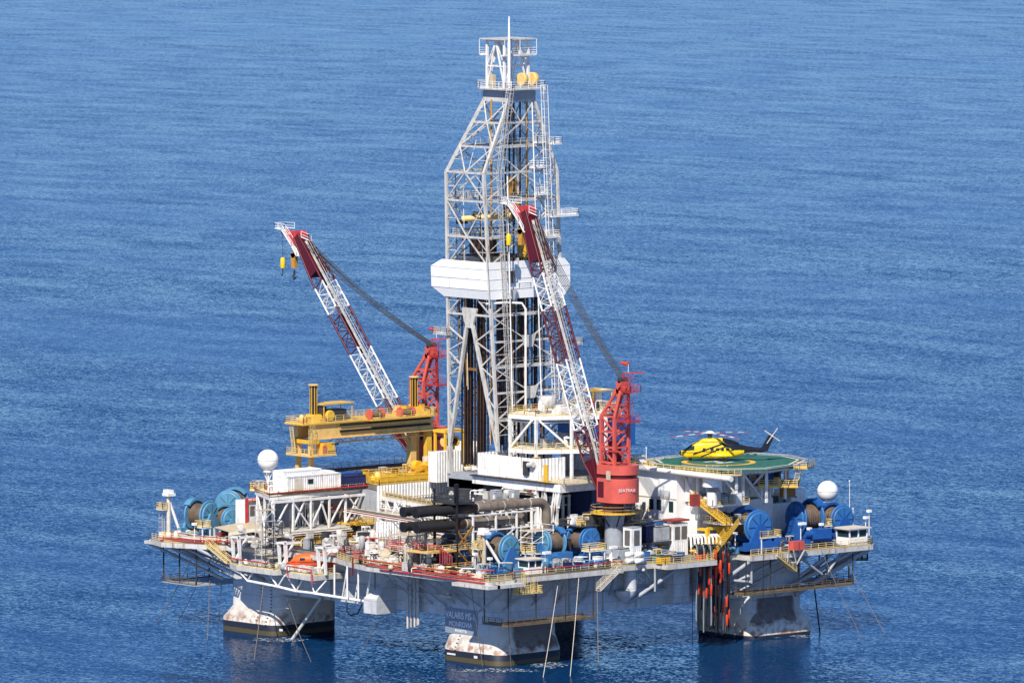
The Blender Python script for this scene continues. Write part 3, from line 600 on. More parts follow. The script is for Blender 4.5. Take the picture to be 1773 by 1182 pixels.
# stacked service decks on the near side of the derrick
def deckp(poly, z, th=.7, par=None, mt='white', name='deck'):
    o = MB().prism(poly, z-th, z).build(name, mt, par); MB().rail([(x, y, z) for x, y in poly], closed=True).build('rail', 'rail', o); return o
sd = thing('service_tower', 'two open white steel decks stacked beside the derrick above the corrugated wall', 'deck tower', (13, -3, 33))
SP = [(8.2, -9.2), (14.4, -8.2), (21.0, 3.0), (15, 12), (5.4, 12), (5.4, -5)]
for z in (34.5, 40.6): deckp(SP, z, .75, sd)
for x, y in ((8.4, -9), (14.3, -8), (17.6, -2.4), (20.8, 3), (6, -4), (6, 11.5), (15, 11.8)): MB().beam((x, y, 29.3), (x, y, 40), .46).build('post', 'white', sd)
for p, r_ in (((8.4, -9, 34.5), (13.6, -8.3, 39.8)), ((20.6, 2.8, 34.5), (17.4, -2.6, 39.8)), ((17.6, -2.4, 34.5), (14.6, -7.6, 39.8)), ((20.8, 3, 29.4), (24.6, 3, 27))): MB().beam(p, r_, .36).build('brace', 'white', sd)
MB().box((9, 2, 34.5), (19.2, 11.6, 39.7)).build('equipment_room', 'deep_blue', sd)
rnd = random.Random(21)
q = MB(); q.lathe((11.2, -2.4, 42.8), [(1.5, -.9), (1.6, -.8), (1.6, .8), (1.5, .9)], 20); q.build('fan_shroud', 'steel', sd); q = MB()
for k in range(4): q.beam((11.2+1.2*math.cos(k*1.57), -2.4+1.2*math.sin(k*1.57), 40.6), (11.2+1.2*math.cos(k*1.57), -2.4+1.2*math.sin(k*1.57), 42.2), .14)
q.build('fan_stand', 'steel', sd)
def bits(par, n, x0, x1, y0, y1, z, mts, hmax=2., seed=1, name=None):      # small machinery, each piece a part
    r = random.Random(seed)
    for i in range(n):
        m = r.choice(mts); q = MB(); cu = r.random(); x, y = r.uniform(x0, x1), r.uniform(y0, y1); k = r.random(); h = r.uniform(.5, hmax)
        if k < .36:
            a, b = r.uniform(.5, 1.6), r.uniform(.5, 1.6); q.box((x, y, z), (x+a, y+b, z+h)); q.box((x+a, y+b*.15, z+h*.2), (x+a+.06, y+b*.85, z+h*.85)); q.box((x-.05, y-.05, z+h), (x+a+.05, y+b+.05, z+h+.07)); nm = 'cabinet'; m = {'rail': 'steel', 'yellow': 'buff', 'red': 'white' if cu < .8 else 'red', 'pipe_red': 'grey' if cu < .85 else 'pipe_red'}.get(m, m) if name is None else m
        elif k < .52: q.lathe((x, y, z), [(.05, 0), (r.uniform(.3, .6),)*1+(.02,), (r.uniform(.4, .7), h*.5), (r.uniform(.3, .6), h), (.1, h+.15)], 14); nm = 'tank'; m = {'rail': 'white', 'yellow': 'cream', 'red': 'white' if cu < .8 else 'red', 'pipe_red': 'steel'}.get(m, m) if name is None else m
        elif k < .62: q.rail([(x, y, z), (x, y+r.uniform(1.5, 3), z)], r=.045, step=1); q.rail([(x, y, z), (x-r.uniform(1, 2), y, z)], r=.045, step=1); nm = 'barrier'
        elif k < .74: q.tube((x, y, z+h*.6), (x+r.uniform(-2, 2), y+r.uniform(.5, 2.4), z+h*.6), r.uniform(.1, .3), 10); nm = 'pipe_run'
        elif k < .84:
            for e in (-.4, .4): q.beam((x+e, y, z), (x+e, y, z+h*1.2), .12); q.beam((x+e, y+1.2, z), (x+e, y+1.2, z+h*1.2), .12); q.beam((x+e, y, z+h*1.2), (x+e, y+1.2, z+h*.3), .08)
            q.box((x-.5, y-.1, z+h*1.1), (x+.5, y+1.3, z+h*1.2)); nm = 'frame'
        else: q.path([(x, y, z), (x, y, z+h*.8), (x+.1, y+.1, z+h), (x+r.uniform(.4, 1.6), y+.2, z+h+.1), (x+1.7, y+1.6, z+h)], r.uniform(.08, .16), 7); nm = 'bent_pipe'
        q.build(name or nm, m, par)
bits(sd, 26, 8.6, 16, -7.6, 4, 34.5, ['white', 'steel', 'grey', 'white_clean', 'dark'], 2.6, 3); bits(sd, 26, 8, 17, -7, 8, 40.6, ['white', 'steel', 'grey', 'dark', 'red', 'white_clean'], 2.4, 4)
bits(df, 16, 6, 16, -9.6, -8.6, 29.3, ['red', 'dark', 'steel', 'yellow'], 4.4, 8)
# ------------------------------------------------------------------ pedestal cranes (booms lie along -x)
def crane(px_, py_, pivot, tip, lab, grp='red and white pedestal cranes'):
    t = thing('pedestal_crane', lab, 'crane', (px_, py_, ZD))
    X, Y = px_, py_
    MB().lathe((X, Y, 0), [(1.9, ZD), (1.75, 17), (1.7, 23.4), (2.0, 24.3), (2.0, 24.9)], 28).build('pedestal', 'grey', t)
    p = MB().lathe((X, Y, 0), [(4.3, 24.6), (4.3, 24.85)], 20, sm=False).build('ring_platform', 'yellow', t)
    MB().rail([(X+4.2*math.cos(k*math.pi/8), Y+4.2*math.sin(k*math.pi/8), 24.85) for k in range(16)], closed=True, r=.03, kick=False, bars=2, step=3).build('rail', 'rail', p)
    q = MB()
    for k in range(8): c, s_ = math.cos(k*math.pi/4+.3), math.sin(k*math.pi/4+.3); q.beam((X+1.7*c, Y+1.7*s_, 22.3), (X+4.1*c, Y+4.1*s_, 24.6), .2)
    q.build('platform_bracket', 'dark', t)
    MB().lathe((X, Y, 0), [(2.0, 24.85), (2.0, 26.8)], 26).build('slew_ring', 'maroon', t)
    # machinery house: flat towards the boom, round behind, slot below the top band
    def house(z0, z1, r): return [(X-1.2, Y-r), *[(X+1.9+r*math.cos(math.radians(a)), Y+r*math.sin(math.radians(a))) for a in range(-90, 91, 10)], (X-1.2, Y+r)]
    MB().prism(house(0, 0, 3.1), 26.7, 31.0).prism(house(0, 0, 3.1), 31.7, 33.3).build('house', 'red', t); MB().prism(house(0, 0, 2.8), 31.0, 31.7).build('louvre_band', 'maroon', t)
    MB().box((X-.9, Y-3.17, 27.6), (X+.6, Y-3.07, 30.4)).build('door', 'maroon', t); MB().box((X+1.4, Y-3.25, 30.8), (X+2.4, Y-3.05, 32.4)).build('vent', 'tan', t)
    a = math.radians(-24); n = V(math.cos(a), math.sin(a), 0); text_part('maker_mark', 'SEATRAX', .75, 'mark_white', t, V(X+1.9, Y, 29.0)+n*3.14, (-n.y, n.x, 0), (0, 0, 1), 1.0)
    # operator cab on the far side, turned to the boom
    MB().box((X-4.4, Y+1.9, 27.2), (X-1.8, Y+3.9, 30.0)).build('cab', 'red', t); MB().box((X-4.46, Y+2.1, 27.9), (X-4.3, Y+3.7, 29.8)).build('cab_window', 'glass', t)
    # mast
    b4 = [V(X-1.6, Y-1.7, 33.7), V(X+1.9, Y-1.7, 33.7), V(X+1.9, Y+1.7, 33.7), V(X-1.6, Y+1.7, 33.7)]; m4 = [p+V(0, 0, 8.2) for p in b4]
    t4 = [V(X+1.4, Y-.9, 46.2), V(X+2.6, Y-.9, 46.6), V(X+2.6, Y+.9, 46.6), V(X+1.4, Y+.9, 46.2)]; q = MB()
    for i in range(4):
        q.beam(b4[i]-V(0, 0, 1), m4[i], .5); q.tube(m4[i], t4[i], .32, 8); j = (i+1) % 4
        for k in (0, .33, .66, 1): q.beam(b4[i].lerp(m4[i], k), b4[j].lerp(m4[j], k), .32)
        for k in range(3):
            c0, c1 = (k*.33, (k+1)*.33); a_, b_ = (i, j) if k % 2 else (j, i); q.beam(b4[a_].lerp(m4[a_], c0), b4[b_].lerp(m4[b_], c1), .26)
        q.beam(m4[i].lerp(t4[i], .45), m4[j].lerp(t4[j], .45), .34); q.beam(m4[i], m4[j].lerp(t4[j], .45), .28)
    q.tube(t4[0], t4[3], .7, 12); q.tube(t4[1], t4[2], .7, 12); q.box((X+1.4, Y-.9, 46), (X+2.7, Y+.9, 48.2)); q.build('mast', 'red', t)
    MB().box((X-.5, Y-.9, 33.8), (X+.9, Y+.9, 37.5)).build('winch_drum', 'maroon', t)
    q = MB(); q.lathe((X+2.2, Y, 48.4), [(.5, -.9), (.5, .9)], 12, 'Y'); q.build('mast_sheave', 'dark', t)
    q = MB(); c = V(X+4.6, Y+.4, 0)                                   # caged ladder and top gallery
    q.ladder((X+3.2, Y, 41.6), (X+3.6, Y, 49.2), (1, 0, 0), 1.0); q.build('mast_ladder', 'pipe_red', t); q = MB(); q.beam((X+2.4, Y, 49.6), (X+6.0, Y+1.6, 49.9), .22); q.beam((X+2.4, Y, 48), (X+2.4, Y, 49.7), .22)
    q.rail([(X+2.6, Y-1, 46.4), (X+5.4, Y-1, 46.4), (X+5.4, Y+1.4, 46.4), (X+2.6, Y+1.4, 46.4)], h=1.2); q.build('mast_gallery', 'pipe_red', t); q = MB(); q.rail([(X+2.2, Y-1, 41.2), (X+5.2, Y-1, 41.2), (X+5.2, Y+1.4, 41.2)], h=1.2)
    q.box((X+2.2, Y-1, 41.0), (X+5.2, Y+1.4, 41.15)); q.build('mast_gallery', 'pipe_red', t); q = MB(); q.beam((X-.5, Y-2, 35.8), (X+5.6, Y-2, 35.9), .3); q.build('side_boom', 'pipe_red', t)
    q = MB().tube((X+3, Y+.6, 49.8), (X+3, Y+.6, 51.4), .05); q.build('flag_pole', 'white', t)
    MB().tube((X+3, Y+.6, 51.2), (X+1.4, Y+.2, 51.5), .42, 8, .2).build('windsock', 'float', t)
    # boom
    P, T = V(*pivot), V(*tip); ax = (T-P).normalized(); yv = V(0, 1, 0); up = yv.cross(ax).normalized()
    if up.x < 0: up = -up                                             # the back of the boom faces away from its tip
    Ln = (T-P).length
    def cs(s):                                                        # half widths along y, and depth
        k = min(1, s/.16, (1-s)/.14+.42)
        return 1.65*(.5+.5*min(1, s/.12)) if s < .12 else 1.65*min(1, .62+(1-s)/.2*.38), 1.35*max(.34, min(1, s/.14, .55+(1-s)/.2*.45))
    def chord(s):
        hw, hd = cs(s); c = P.lerp(T, s); return [c+yv*sy*hw+up*su*hd for sy, su in ((-1, -1), (-1, 1), (1, 1), (1, -1))]
    secs = [(0, .12, 'maroon', 1), (.12, .235, 'maroon', 0), (.235, .47, 'white', 0), (.47, .655, 'maroon', 0), (.655, .775, 'white', 0), (.775, .825, 'maroon', 0), (.825, 1, 'maroon', 1)]
    for s0, s1, m, solid in secs:
        q = MB(); n = max(1, round((s1-s0)*Ln/1.75)); thick = .2 if m == 'maroon' else .165
        for i in range(n):
            a, b = chord(s0+(s1-s0)*i/n), chord(s0+(s1-s0)*(i+1)/n)
            for k in range(4):
                q.tube(a[k], b[k], thick, 6); j = (k+1) % 4
                if solid: continue
                q.tube(a[k], a[j], .07, 5); mid = (b[k]+b[j])/2 if i % 2 else (a[k]+a[j])/2
                if i % 2: q.tube(a[k], b[j], .08, 5)
                else: q.tube(a[j], b[k], .08, 5)
        if solid:
            a, b = chord(s0), chord(s1)
            q.loft([[p for p in a], [p for p in b]], sm=False)
        lbl = {'maroon': 'dark red boom section', 'white': 'white lattice boom section'}[m] if not solid else 'solid dark red plated boom end'
        o = q.build('boom_section', m, t, lbl)
    q = MB()                                                          # walkway along the boom's back
    wl = [chord(s)[1]+up*.12+yv*.9 for s in [.03+.93*i/24 for i in range(25)]]
    for a, b in zip(wl, wl[1:]):
        q.hexa([a-yv*.28, a+yv*.28, b+yv*.28, b-yv*.28, a-yv*.28+up*.08, a+yv*.28+up*.08, b+yv*.28+up*.08, b-yv*.28+up*.08])
    q.build('boom_walkway', 'steel', t); q = MB()
    for sy in (-.32, .32):
        for a, b in zip(wl, wl[1:]):
            for h in (.55, 1.1): q.beam(a+yv*sy+up*h, b+yv*sy+up*h, .035)
            q.beam(a+yv*sy, a+yv*sy+up*1.1, .035)
    q.build('boom_rail', 'steel', t)
    # head: sheave nest, gooseneck jib, gallery
    hd = T+up*.2; j0 = T; T = T-V(0, 0, .6); j0 = T; jt = T+V(-4.4, 0, 1.3)
    q = MB()
    for sy in (-.8, .8): q.beam(j0+yv*sy-ax*2, jt+yv*sy*.6, .55, .9); q.beam(j0+yv*sy, T+V(-1.0, sy, 1.4), .4)
    q.lathe(T+V(.2, 0, .4), [(1.25, -.8), (1.25, .8)], 18, 'Y'); q.build('boom_head', 'pipe_red', t)
    q = MB(); pl = [jt+V(-1.6, -1.2, .4), jt+V(.6, -1.4, .2), T+V(-.6, -1.6, -1.4), T+V(.8, -1.6, -3.2)]
    for a, b in zip(pl, pl[1:]):
        q.hexa([a, a+yv*.9, b+yv*.9, b, a+V(0, 0, .1), a+yv*.9+V(0, 0, .1), b+yv*.9+V(0, 0, .1), b+V(0, 0, .1)])
        q.rail([a, b], h=1.1, bars=2); q.rail([a+yv*.9, b+yv*.9], h=1.1, bars=2)
    q.rail([pl[0], pl[0]+yv*2.8, jt+V(1, 1.6, .4)], h=1.1, bars=2); q.rail([T+V(1.6, -1, .4), T+V(2.6, 0, -.2), T+V(2.2, 1, -.4)], h=1.2, bars=2); q.build('head_gallery', 'white_clean', t)
    # falls
    w0 = jt+V(-.6, 0, 0); q = MB().tube(w0, w0-V(0, 0, 5.6), .05, 5); q.build('whip_line', 'dark', t)
    q = MB().lathe((w0.x, w0.y, w0.z-5.4), [(.42, -1.7), (.46, -1.5), (.46, 0), (.3, .3)], 14); o = q.build('whip_weight', 'heli_yellow', t)
    MB().path([w0-V(0, 0, 7), w0-V(0, 0, 8.2), w0-V(.25, 0, 8.6), w0-V(.55, 0, 8.3), w0-V(.5, 0, 8.1)], .1).build('hook', 'dark', o)
    h0 = T+V(-1.6, 0, -.4); q = MB()
    for dx in (-.35, .35): q.tube(h0+V(dx, 0, 0), h0+V(dx, 0, -3), .05, 5)
    q.build('hoist_rope', 'dark', t)
    o = MB().hexa([h0+V(-.45, -.4, -5.2), h0+V(.45, -.4, -5.2), h0+V(.45, .4, -5.2), h0+V(-.45, .4, -5.2), h0+V(-.62, -.4, -2.4), h0+V(.62, -.4, -2.4), h0+V(.62, .4, -2.4), h0+V(-.62, .4, -2.4)]).lathe(h0+V(0, 0, -2.7), [(.62, -.4), (.62, .4)], 14, 'Y').build('hook_block', 'brass', t)
    MB().path([h0+V(0, 0, -5.6), h0+V(0, 0, -6.4), h0+V(-.45, 0, -6.9), h0+V(-.1, 0, -7.3), h0+V(.4, 0, -6.9)], .2).build('hook', 'dark', o)
    # boom hoist ropes
    for k in range(7):
        s0 = V(X+2.2, Y-.8+k*.27, 48.6); s1 = chord(.955)[1 if k < 4 else 2]+up*(.4+.14*(k % 4)); s1.y = Y-.9+k*.3
        mids = [s0.lerp(s1, i/6)-V(0, 0, 1.1*4*(i/6)*(1-i/6)) for i in range(7)]
        MB().path(mids, .06, 5).build('boom_rope', 'dark', t)
    return t
tR = at(913, 365, y=-7); tL = at(519, 408, y=17)
crane(34, -7, (31.4, -7, 27.6), tR, 'red pedestal crane nearer the camera, boom leaning steeply across the derrick')
crane(-45, 17, (-47.6, 17, 27.8), tL, 'red pedestal crane behind the yellow gantry, boom leaning out over the sea')
# ------------------------------------------------------------------ yellow pipe-handling gantry
gx = -38.
def A(px, py, x=gx): return at(px, py, x=x)
g = thing('gantry_crane', 'yellow gantry crane with two striped stacks bridging the pipe deck', 'gantry crane', (-40, 0, 27))
bl, br = A(538, 740), A(747, 716); y0, y1 = bl.y, br.y; zt = (bl.z+br.z)/2; zb = zt-2.5
for xx in (gx, gx-4.2): MB().box((xx-.5, y0, zb), (xx+.5, y1, zt)).box((xx-.75, y0-.1, zt), (xx+.75, y1+.1, zt+.15)).box((xx-.75, y0, zb-.15), (xx+.75, y1, zb)).build('girder', 'buff', g)
MB().tube((gx+.75, y0+6.5, zb+1.1), (gx+.75, y1-1, zb+1.1), .22).tube((gx+.75, y0+6.5, zt-.3), (gx+.75, y1-1, zt-.3), .16).build('cable_tray', 'hose', g)
d_ = MB().box((gx-4.4, y0-2.6, zt+.15), (gx+1.0, y1+.6, zt+.4)).box((gx+1.0, y0+13, zt+.15), (gx+2.2, y1-1, zt+.4)).build('top_deck', 'yellow', g)
q = MB(); q.rail([(gx-4.3, y0-2.5, zt+.4), (gx+.9, y0-2.5, zt+.4), (gx+.9, y0+13, zt+.4), (gx+2.1, y0+13, zt+.4), (gx+2.1, y1-1, zt+.4), (gx+.9, y1-1, zt+.4), (gx+.9, y1+.5, zt+.4), (gx-4.3, y1+.5, zt+.4)], closed=True, h=1.2); q.build('rail', 'rail', d_)
for py, lab in ((543, 0), (717, 1)):
    c = at(py, 712 if not lab else 696, x=gx-2); zt2 = at(py, 667 if not lab else 653, x=gx-2).z
    o = MB().lathe((gx-2, c.y, 0), [(.62, zt), (.62, zt2)], 20).build('hydraulic_stack', 'black', g)
    q = MB()
    for k in range(7): ang = k*math.pi*2/7+.5; q.beam((gx-2+.62*math.cos(ang), c.y+.62*math.sin(ang), zt), (gx-2+.62*math.cos(ang), c.y+.62*math.sin(ang), zt2), .12)
    q.build('stripe', 'mark_yellow', o); MB().lathe((gx-2, c.y, 0), [(1.0, zt2), (1.0, zt2+.2)], 20).build('cap', 'buff', o)
    MB().hexa([(gx-3.4, c.y-1.6, zt+.4), (gx-.4, c.y-1.6, zt+.4), (gx-.4, c.y+1.6, zt+.4), (gx-3.4, c.y+1.6, zt+.4), (gx-3, c.y-.9, zt+1.8), (gx-.9, c.y-.9, zt+1.8), (gx-.9, c.y+.9, zt+1.8), (gx-3, c.y+.9, zt+1.8)]).build('stack_base', 'yellow', g)
cy = A(585, 700).y
q = MB()
for dx in (-.2, -3.4):
    for dy in (-3.2, 3.6): q.beam((gx+dx, cy+dy, zt+.4), (gx+dx, cy+dy, zt+3.6), .16)
q.box((gx-3.8, cy-3.6, zt+3.55), (gx+.1, cy+3.9, zt+3.75)); q.build('engine_canopy', 'yellow', g)
MB().box((gx-3.2, cy-1.4, zt+.4), (gx-.6, cy+2.6, zt+2.5)).build('engine', 'dark', g); MB().box((gx-2.6, cy-3.2, zt+.4), (gx-.6, cy-2.2, zt+3.2)).build('radiator', 'dark', g)
MB().lathe((gx+.3, cy-2.2, zt+1.6), [(.85, -.35), (.95, -.3), (.95, .3), (.85, .35)], 18, 'X').build('cable_reel', 'yellow', g)
for px in (640, 693):
    c = A(px, 715, gx+1.4); MB().lathe((gx+1.3, c.y, zt+1.3), [(.95, -.12), (.95, .12)], 18, 'Y').lathe((gx+1.3, c.y+3.0, zt+1.3), [(.95, -.12), (.95, .12)], 18, 'Y').build('winch_flange', 'red' if px else 'yellow', g)
    MB().lathe((gx+1.3, c.y+.15, zt+1.3), [(.55, 0), (.55, 2.8)], 14, 'Y').build('winch_drum', 'wire', g)
bits(g, 16, gx-4.6, gx-.6, y1-8, y1-.8, zt+.4, ['yellow', 'buff', 'yellow'], 1.8, 5, 'hoist_motor'); bits(g, 8, gx-4, gx-.4, y0-1, y0+3, zt+.4, ['yellow', 'buff'], 1.4, 6, 'hoist_motor')
# legs: trestle on the near end, portal legs at the far end
ZP = 26.2
for xx in (gx-.4, gx-4.0):
    MB().beam((xx, y0+.4, ZP), (xx, y0+.4, zb), .8, .8).build('leg', 'buff', g); MB().beam((xx, y1-.6, ZP), (xx, y1-.6, zb+1.5), 1.15, 1.0).build('leg', 'yellow', g)
MB().box((gx-5, y0-.4, zb-.9), (gx+.8, y0+1.4, zb-.2)).build('end_carriage', 'yellow', g)
cz_ = A(530, 790).z; o = MB().box((gx-5.2, y0-1.6, cz_), (gx+2.0, y0+4.6, cz_+.25)).build('access_platform', 'buff', g)
MB().rail([(gx-5.2, y0-1.6, cz_+.25), (gx+1.9, y0-1.6, cz_+.25), (gx+1.9, y0+4.5, cz_+.25), (gx-5.2, y0+4.5, cz_+.25)], closed=True).build('rail', 'rail', o)
o = MB().box((gx-.6, y0+1.8, cz_+.25), (gx+1.6, y0+4.4, zb-.8)).build('cab', 'yellow', g); MB().box((gx-.4, y0+4.42, cz_+1.8), (gx+1.4, y0+5.6, zb-.9)).box((gx+1.62, y0+3.6, cz_+2.2), (gx+1.7, y0+4.3, zb-1)).build('cab_window', 'glass', o)
MB().box((gx+1.7, y0+1.4, cz_+.4), (gx+1.9, y0+2.2, cz_+1.9)).build('fire_box', 'red', g)
q = MB().ladder((gx+.6, y0-.6, cz_), (gx+.6, y0-.6, zt), (1, 0, 0), .7); q.stair((gx-3, y0-1.4, cz_+.3), (gx-3, y0-2.2, zt), .8); q.build('ladder', 'rail', g)
c0, c1 = A(572, 772), A(728, 750); q = MB(); zl_ = (c0.z+c1.z)/2
for dz in (0, 1.05): q.beam((gx-.6, c0.y, zl_+dz), (gx-.6, c1.y+2, zl_+dz), .22)
for i in range(14): ya = lerp(c0.y, c1.y, i/14); yb = lerp(c0.y, c1.y, (i+1)/14); q.beam((gx-.6, ya, zl_+(i % 2)*1.05), (gx-.6, yb, zl_+((i+1) % 2)*1.05), .12)
q.build('traverse_truss', 'buff', g); q = MB()
for y in (cy+5, cy+7): q.tube((gx-.6, y, zl_+.5), (gx-.6, y, zb), .06, 5)
q.build('hanger_rope', 'dark', g)
q = MB().beam((gx-2, y1-5.5, zl_), (gx-2, y1-3.0, zl_-1.4), .6); q.beam((gx-2, y1-3.2, ZP), (gx-2, y1-3.2, zl_+.6), 1.3); q.build('knuckle_post', 'buff', g)
# ------------------------------------------------------------------ pipe deck and deckhouse at the left
pd = thing('pipe_deck', 'raised pipe deck with pale corrugated walls under the yellow gantry', 'deck house', (-28, 0, ZD))
MB().prism([(-43.5, -17), (-26.2, -14.2), (-19.2, -16.5), (-19.2, 10), (-48, 30), (-48, -12)], 25.2, ZP).build('deck', 'deck', pd)
q = MB().corrug((-19.0, -17), (-19.0, 9), 17, 26.2, .7); q.build('corrugated_wall', 'white', pd); MB().box((-43, -16, ZD), (-19.4, 22, 25.1)).build('house_body', 'grey', pd)
q = MB()
for k in range(4): q.tube((-18.6, -16.5, 20.5+k*1.1), (-18.6, 6, 20.5+k*1.1), .1, 6)
q.build('wall_pipe', 'steel', pd); MB().box((-19.4, -1, 26.2), (-18.7, 9.4, 27.5)).build('kick_plate', 'yellow', pd)
MB().rail([(-25.8, -14.6, ZP), (-19, -16.4, ZP), (-19, -1, ZP)], r=.05).build('rail', 'yellow', pd); MB().rail([(-43.4, -16.6, ZP), (-47.8, -12, ZP), (-47.8, 29, ZP)]).build('rail', 'rail', pd)
q = MB().corrug((-46, 22.2), (-30.0, 17.5), ZP, 30.8, .7); q.corrug((-29.6, 13), (-24, 13), 26.2, 32, .7); q.build('corrugated_wall', 'white', pd)
# W gallery: upper platform on white trusses
up_ = thing('upper_gallery', 'white trussed upper platform carrying the containers above the orange boats', 'platform', (-30, -26, ZD))
ug = [(-36.5, -29.5), (-34.6, -32.8), (-24, -38.2), (-24.0, -31), (-25.0, -13.5), (-40, -18)]
MB().prism(ug, 24.5, 25.1).build('deck', 'white', up_)
MB().rail([(-36.5, -29.5, 25.1), (-34.6, -32.8, 25.1), (-24, -38.2, 25.1), (-24.1, -13.8, 25.1)]).build('rail', 'rail', up_); MB().path([(-36.6, -30.2, 25.7), (-34.6, -33.1, 25.7), (-23.8, -38.4, 25.7), (-23.8, -14, 25.8)], .16).build('fire_main', 'pipe_red', up_)
wy = [-38, -34.2, -30.4, -26, -21.5, -17, -14]; q = MB()
for y in (-37.6, -33.0, -28.8, -24.4): MB().beam((-23.6, y, zl), (-23.6, y, 24.5), .32).build('post', 'white', up_)
for y in (-20.2, -15.6): MB().beam((-24, y, ZD), (-24, y, 24.5), .36).build('post', 'white', up_)
for x in (-28, -33): MB().beam((x, -38-(x+24)*.5, ZD), (x, -38-(x+24)*.5, 24.5), .36).build('post', 'white', up_)
for (ya, za), (yb, zb_) in (((-37.6, 19.0), (-33.8, 24.4)), ((-38.0, 24.4), (-37.6, 19)), ((-33, 19), (-30, 24.4)), ((-28.8, 19), (-33.4, 24.4)), ((-28.8, 19), (-25.4, 24.4)), ((-24.4, 19), (-26.6, 24.4)), ((-24.4, 19), (-20.6, 24.4)), ((-20.2, 19.6), (-17, 24.4)), ((-16, 19.6), (-20, 24.4)), ((-33, 13.6), (-28.8, 18.6))):
    MB().beam((-23.7, ya, za), (-23.7, yb, zb_), .24).build('brace', 'white', up_)
for z, a, b in ((18.6, -37.8, -20), (24.2, -38, -14)): MB().beam((-23.6, a, z), (-23.6, b, z), .36, .45).build('beam', 'white', up_)
for p, r_ in (((-28, -36, 19), (-24.2, -38, 24.4)), ((-28, -36, 19), (-33, -33.5, 24.4)), ((-37.5, -35, 17), (-36.5, -30, 24.4))): MB().beam(p, r_, .24).build('brace', 'white', up_)
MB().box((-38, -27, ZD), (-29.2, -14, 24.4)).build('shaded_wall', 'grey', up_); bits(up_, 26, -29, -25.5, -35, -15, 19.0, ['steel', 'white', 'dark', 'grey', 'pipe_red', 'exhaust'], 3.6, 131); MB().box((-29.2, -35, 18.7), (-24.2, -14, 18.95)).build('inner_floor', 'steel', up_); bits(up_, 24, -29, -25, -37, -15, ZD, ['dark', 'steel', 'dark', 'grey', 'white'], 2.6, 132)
o = MB().prism([(-24.8, -14), (-22.5, -14.6), (-9, -17.5), (-9, -15.8), (-18.8, -13.2), (-24.8, -11.5)], 19.1, 19.35).build('mid_walkway', 'yellow', up_); MB().rail([(-22, -14.8, 19.3), (-9, -17.6, 19.3)], r=.06).build('rail', 'yellow', o)
o = MB().box((-25.9, -20.5, 19.0), (-20.8, -13.2, 19.3)).build('mid_walkway', 'yellow', up_); MB().rail([(-20.8, -20.5, 19.3), (-20.8, -13.2, 19.3)], step=.8, r=.06).build('rail', 'yellow', o)
o = MB().box((-23.4, -33.5, 16.2), (-22.4, -14.5, 16.4)).build('lower_walkway', 'rail', up_); MB().rail([(-22.4, -33.5, 16.4), (-22.4, -14.5, 16.4), (-11, -17.5, 16.4)], r=.055).build('rail', 'yellow', o)
# catwalk gallery running to the right, with its white columns
gw = thing('pipe_gallery', 'long pale gallery roof on white columns left of the rusty exhaust pipes', 'gallery', (-10, -17, ZD))
G0, G1 = V(-25.4, -14.2, 24.2), V(5.4, -21.8, 24.2); dg_ = (G1-G0).normalized(); nn = V(-dg_.y, dg_.x, 0)
MB().hexa([G0+V(0, 0, -.7), G1+V(0, 0, -.7), G1+nn*2+V(0, 0, -.7), G0+nn*2+V(0, 0, -.7), G0, G1, G1+nn*2, G0+nn*2]).build('roof', 'white', gw); MB().rail([G0, G1]).build('rail', 'rail', gw); MB().tube(G0+V(0, 0, .4)+nn, G1+V(0, 0, .4)+nn, .28).build('roof_pipe', 'exhaust', gw)
for i in range(9): p = G0.lerp(G1, (i+.4)/9); MB().beam(p-V(0, 0, .7), V(p.x, p.y, ZD), .42).build('post', 'white', gw)
for i in range(8): p = G0.lerp(G1, (i+.4)/9); r_ = G0.lerp(G1, (i+1.4)/9); MB().beam(p-V(0, 0, .8), r_-V(0, 0, 4.2), .24).build('brace', 'white', gw)
for z, m in ((19.6, 'white'), (17.6, 'pipe_red'), (20.6, 'pipe_red'), (22, 'steel')): MB().tube(G0+V(.5, -.4, z-24.2), G1+V(0, -.4, z-24.2), .2).build('service_pipe', m, gw)
for i in range(9): p = XY(652+i*4.6, -12); MB().tube((p.x, p.y, ZD), (p.x, p.y, 21.2), .2).build('riser_pipe', 'white_clean', gw)
bits(gw, 44, -22, 4, -24, -16, ZD, ['white', 'steel', 'red', 'pipe_red', 'dark', 'rail', 'white'], 3.2, 9)
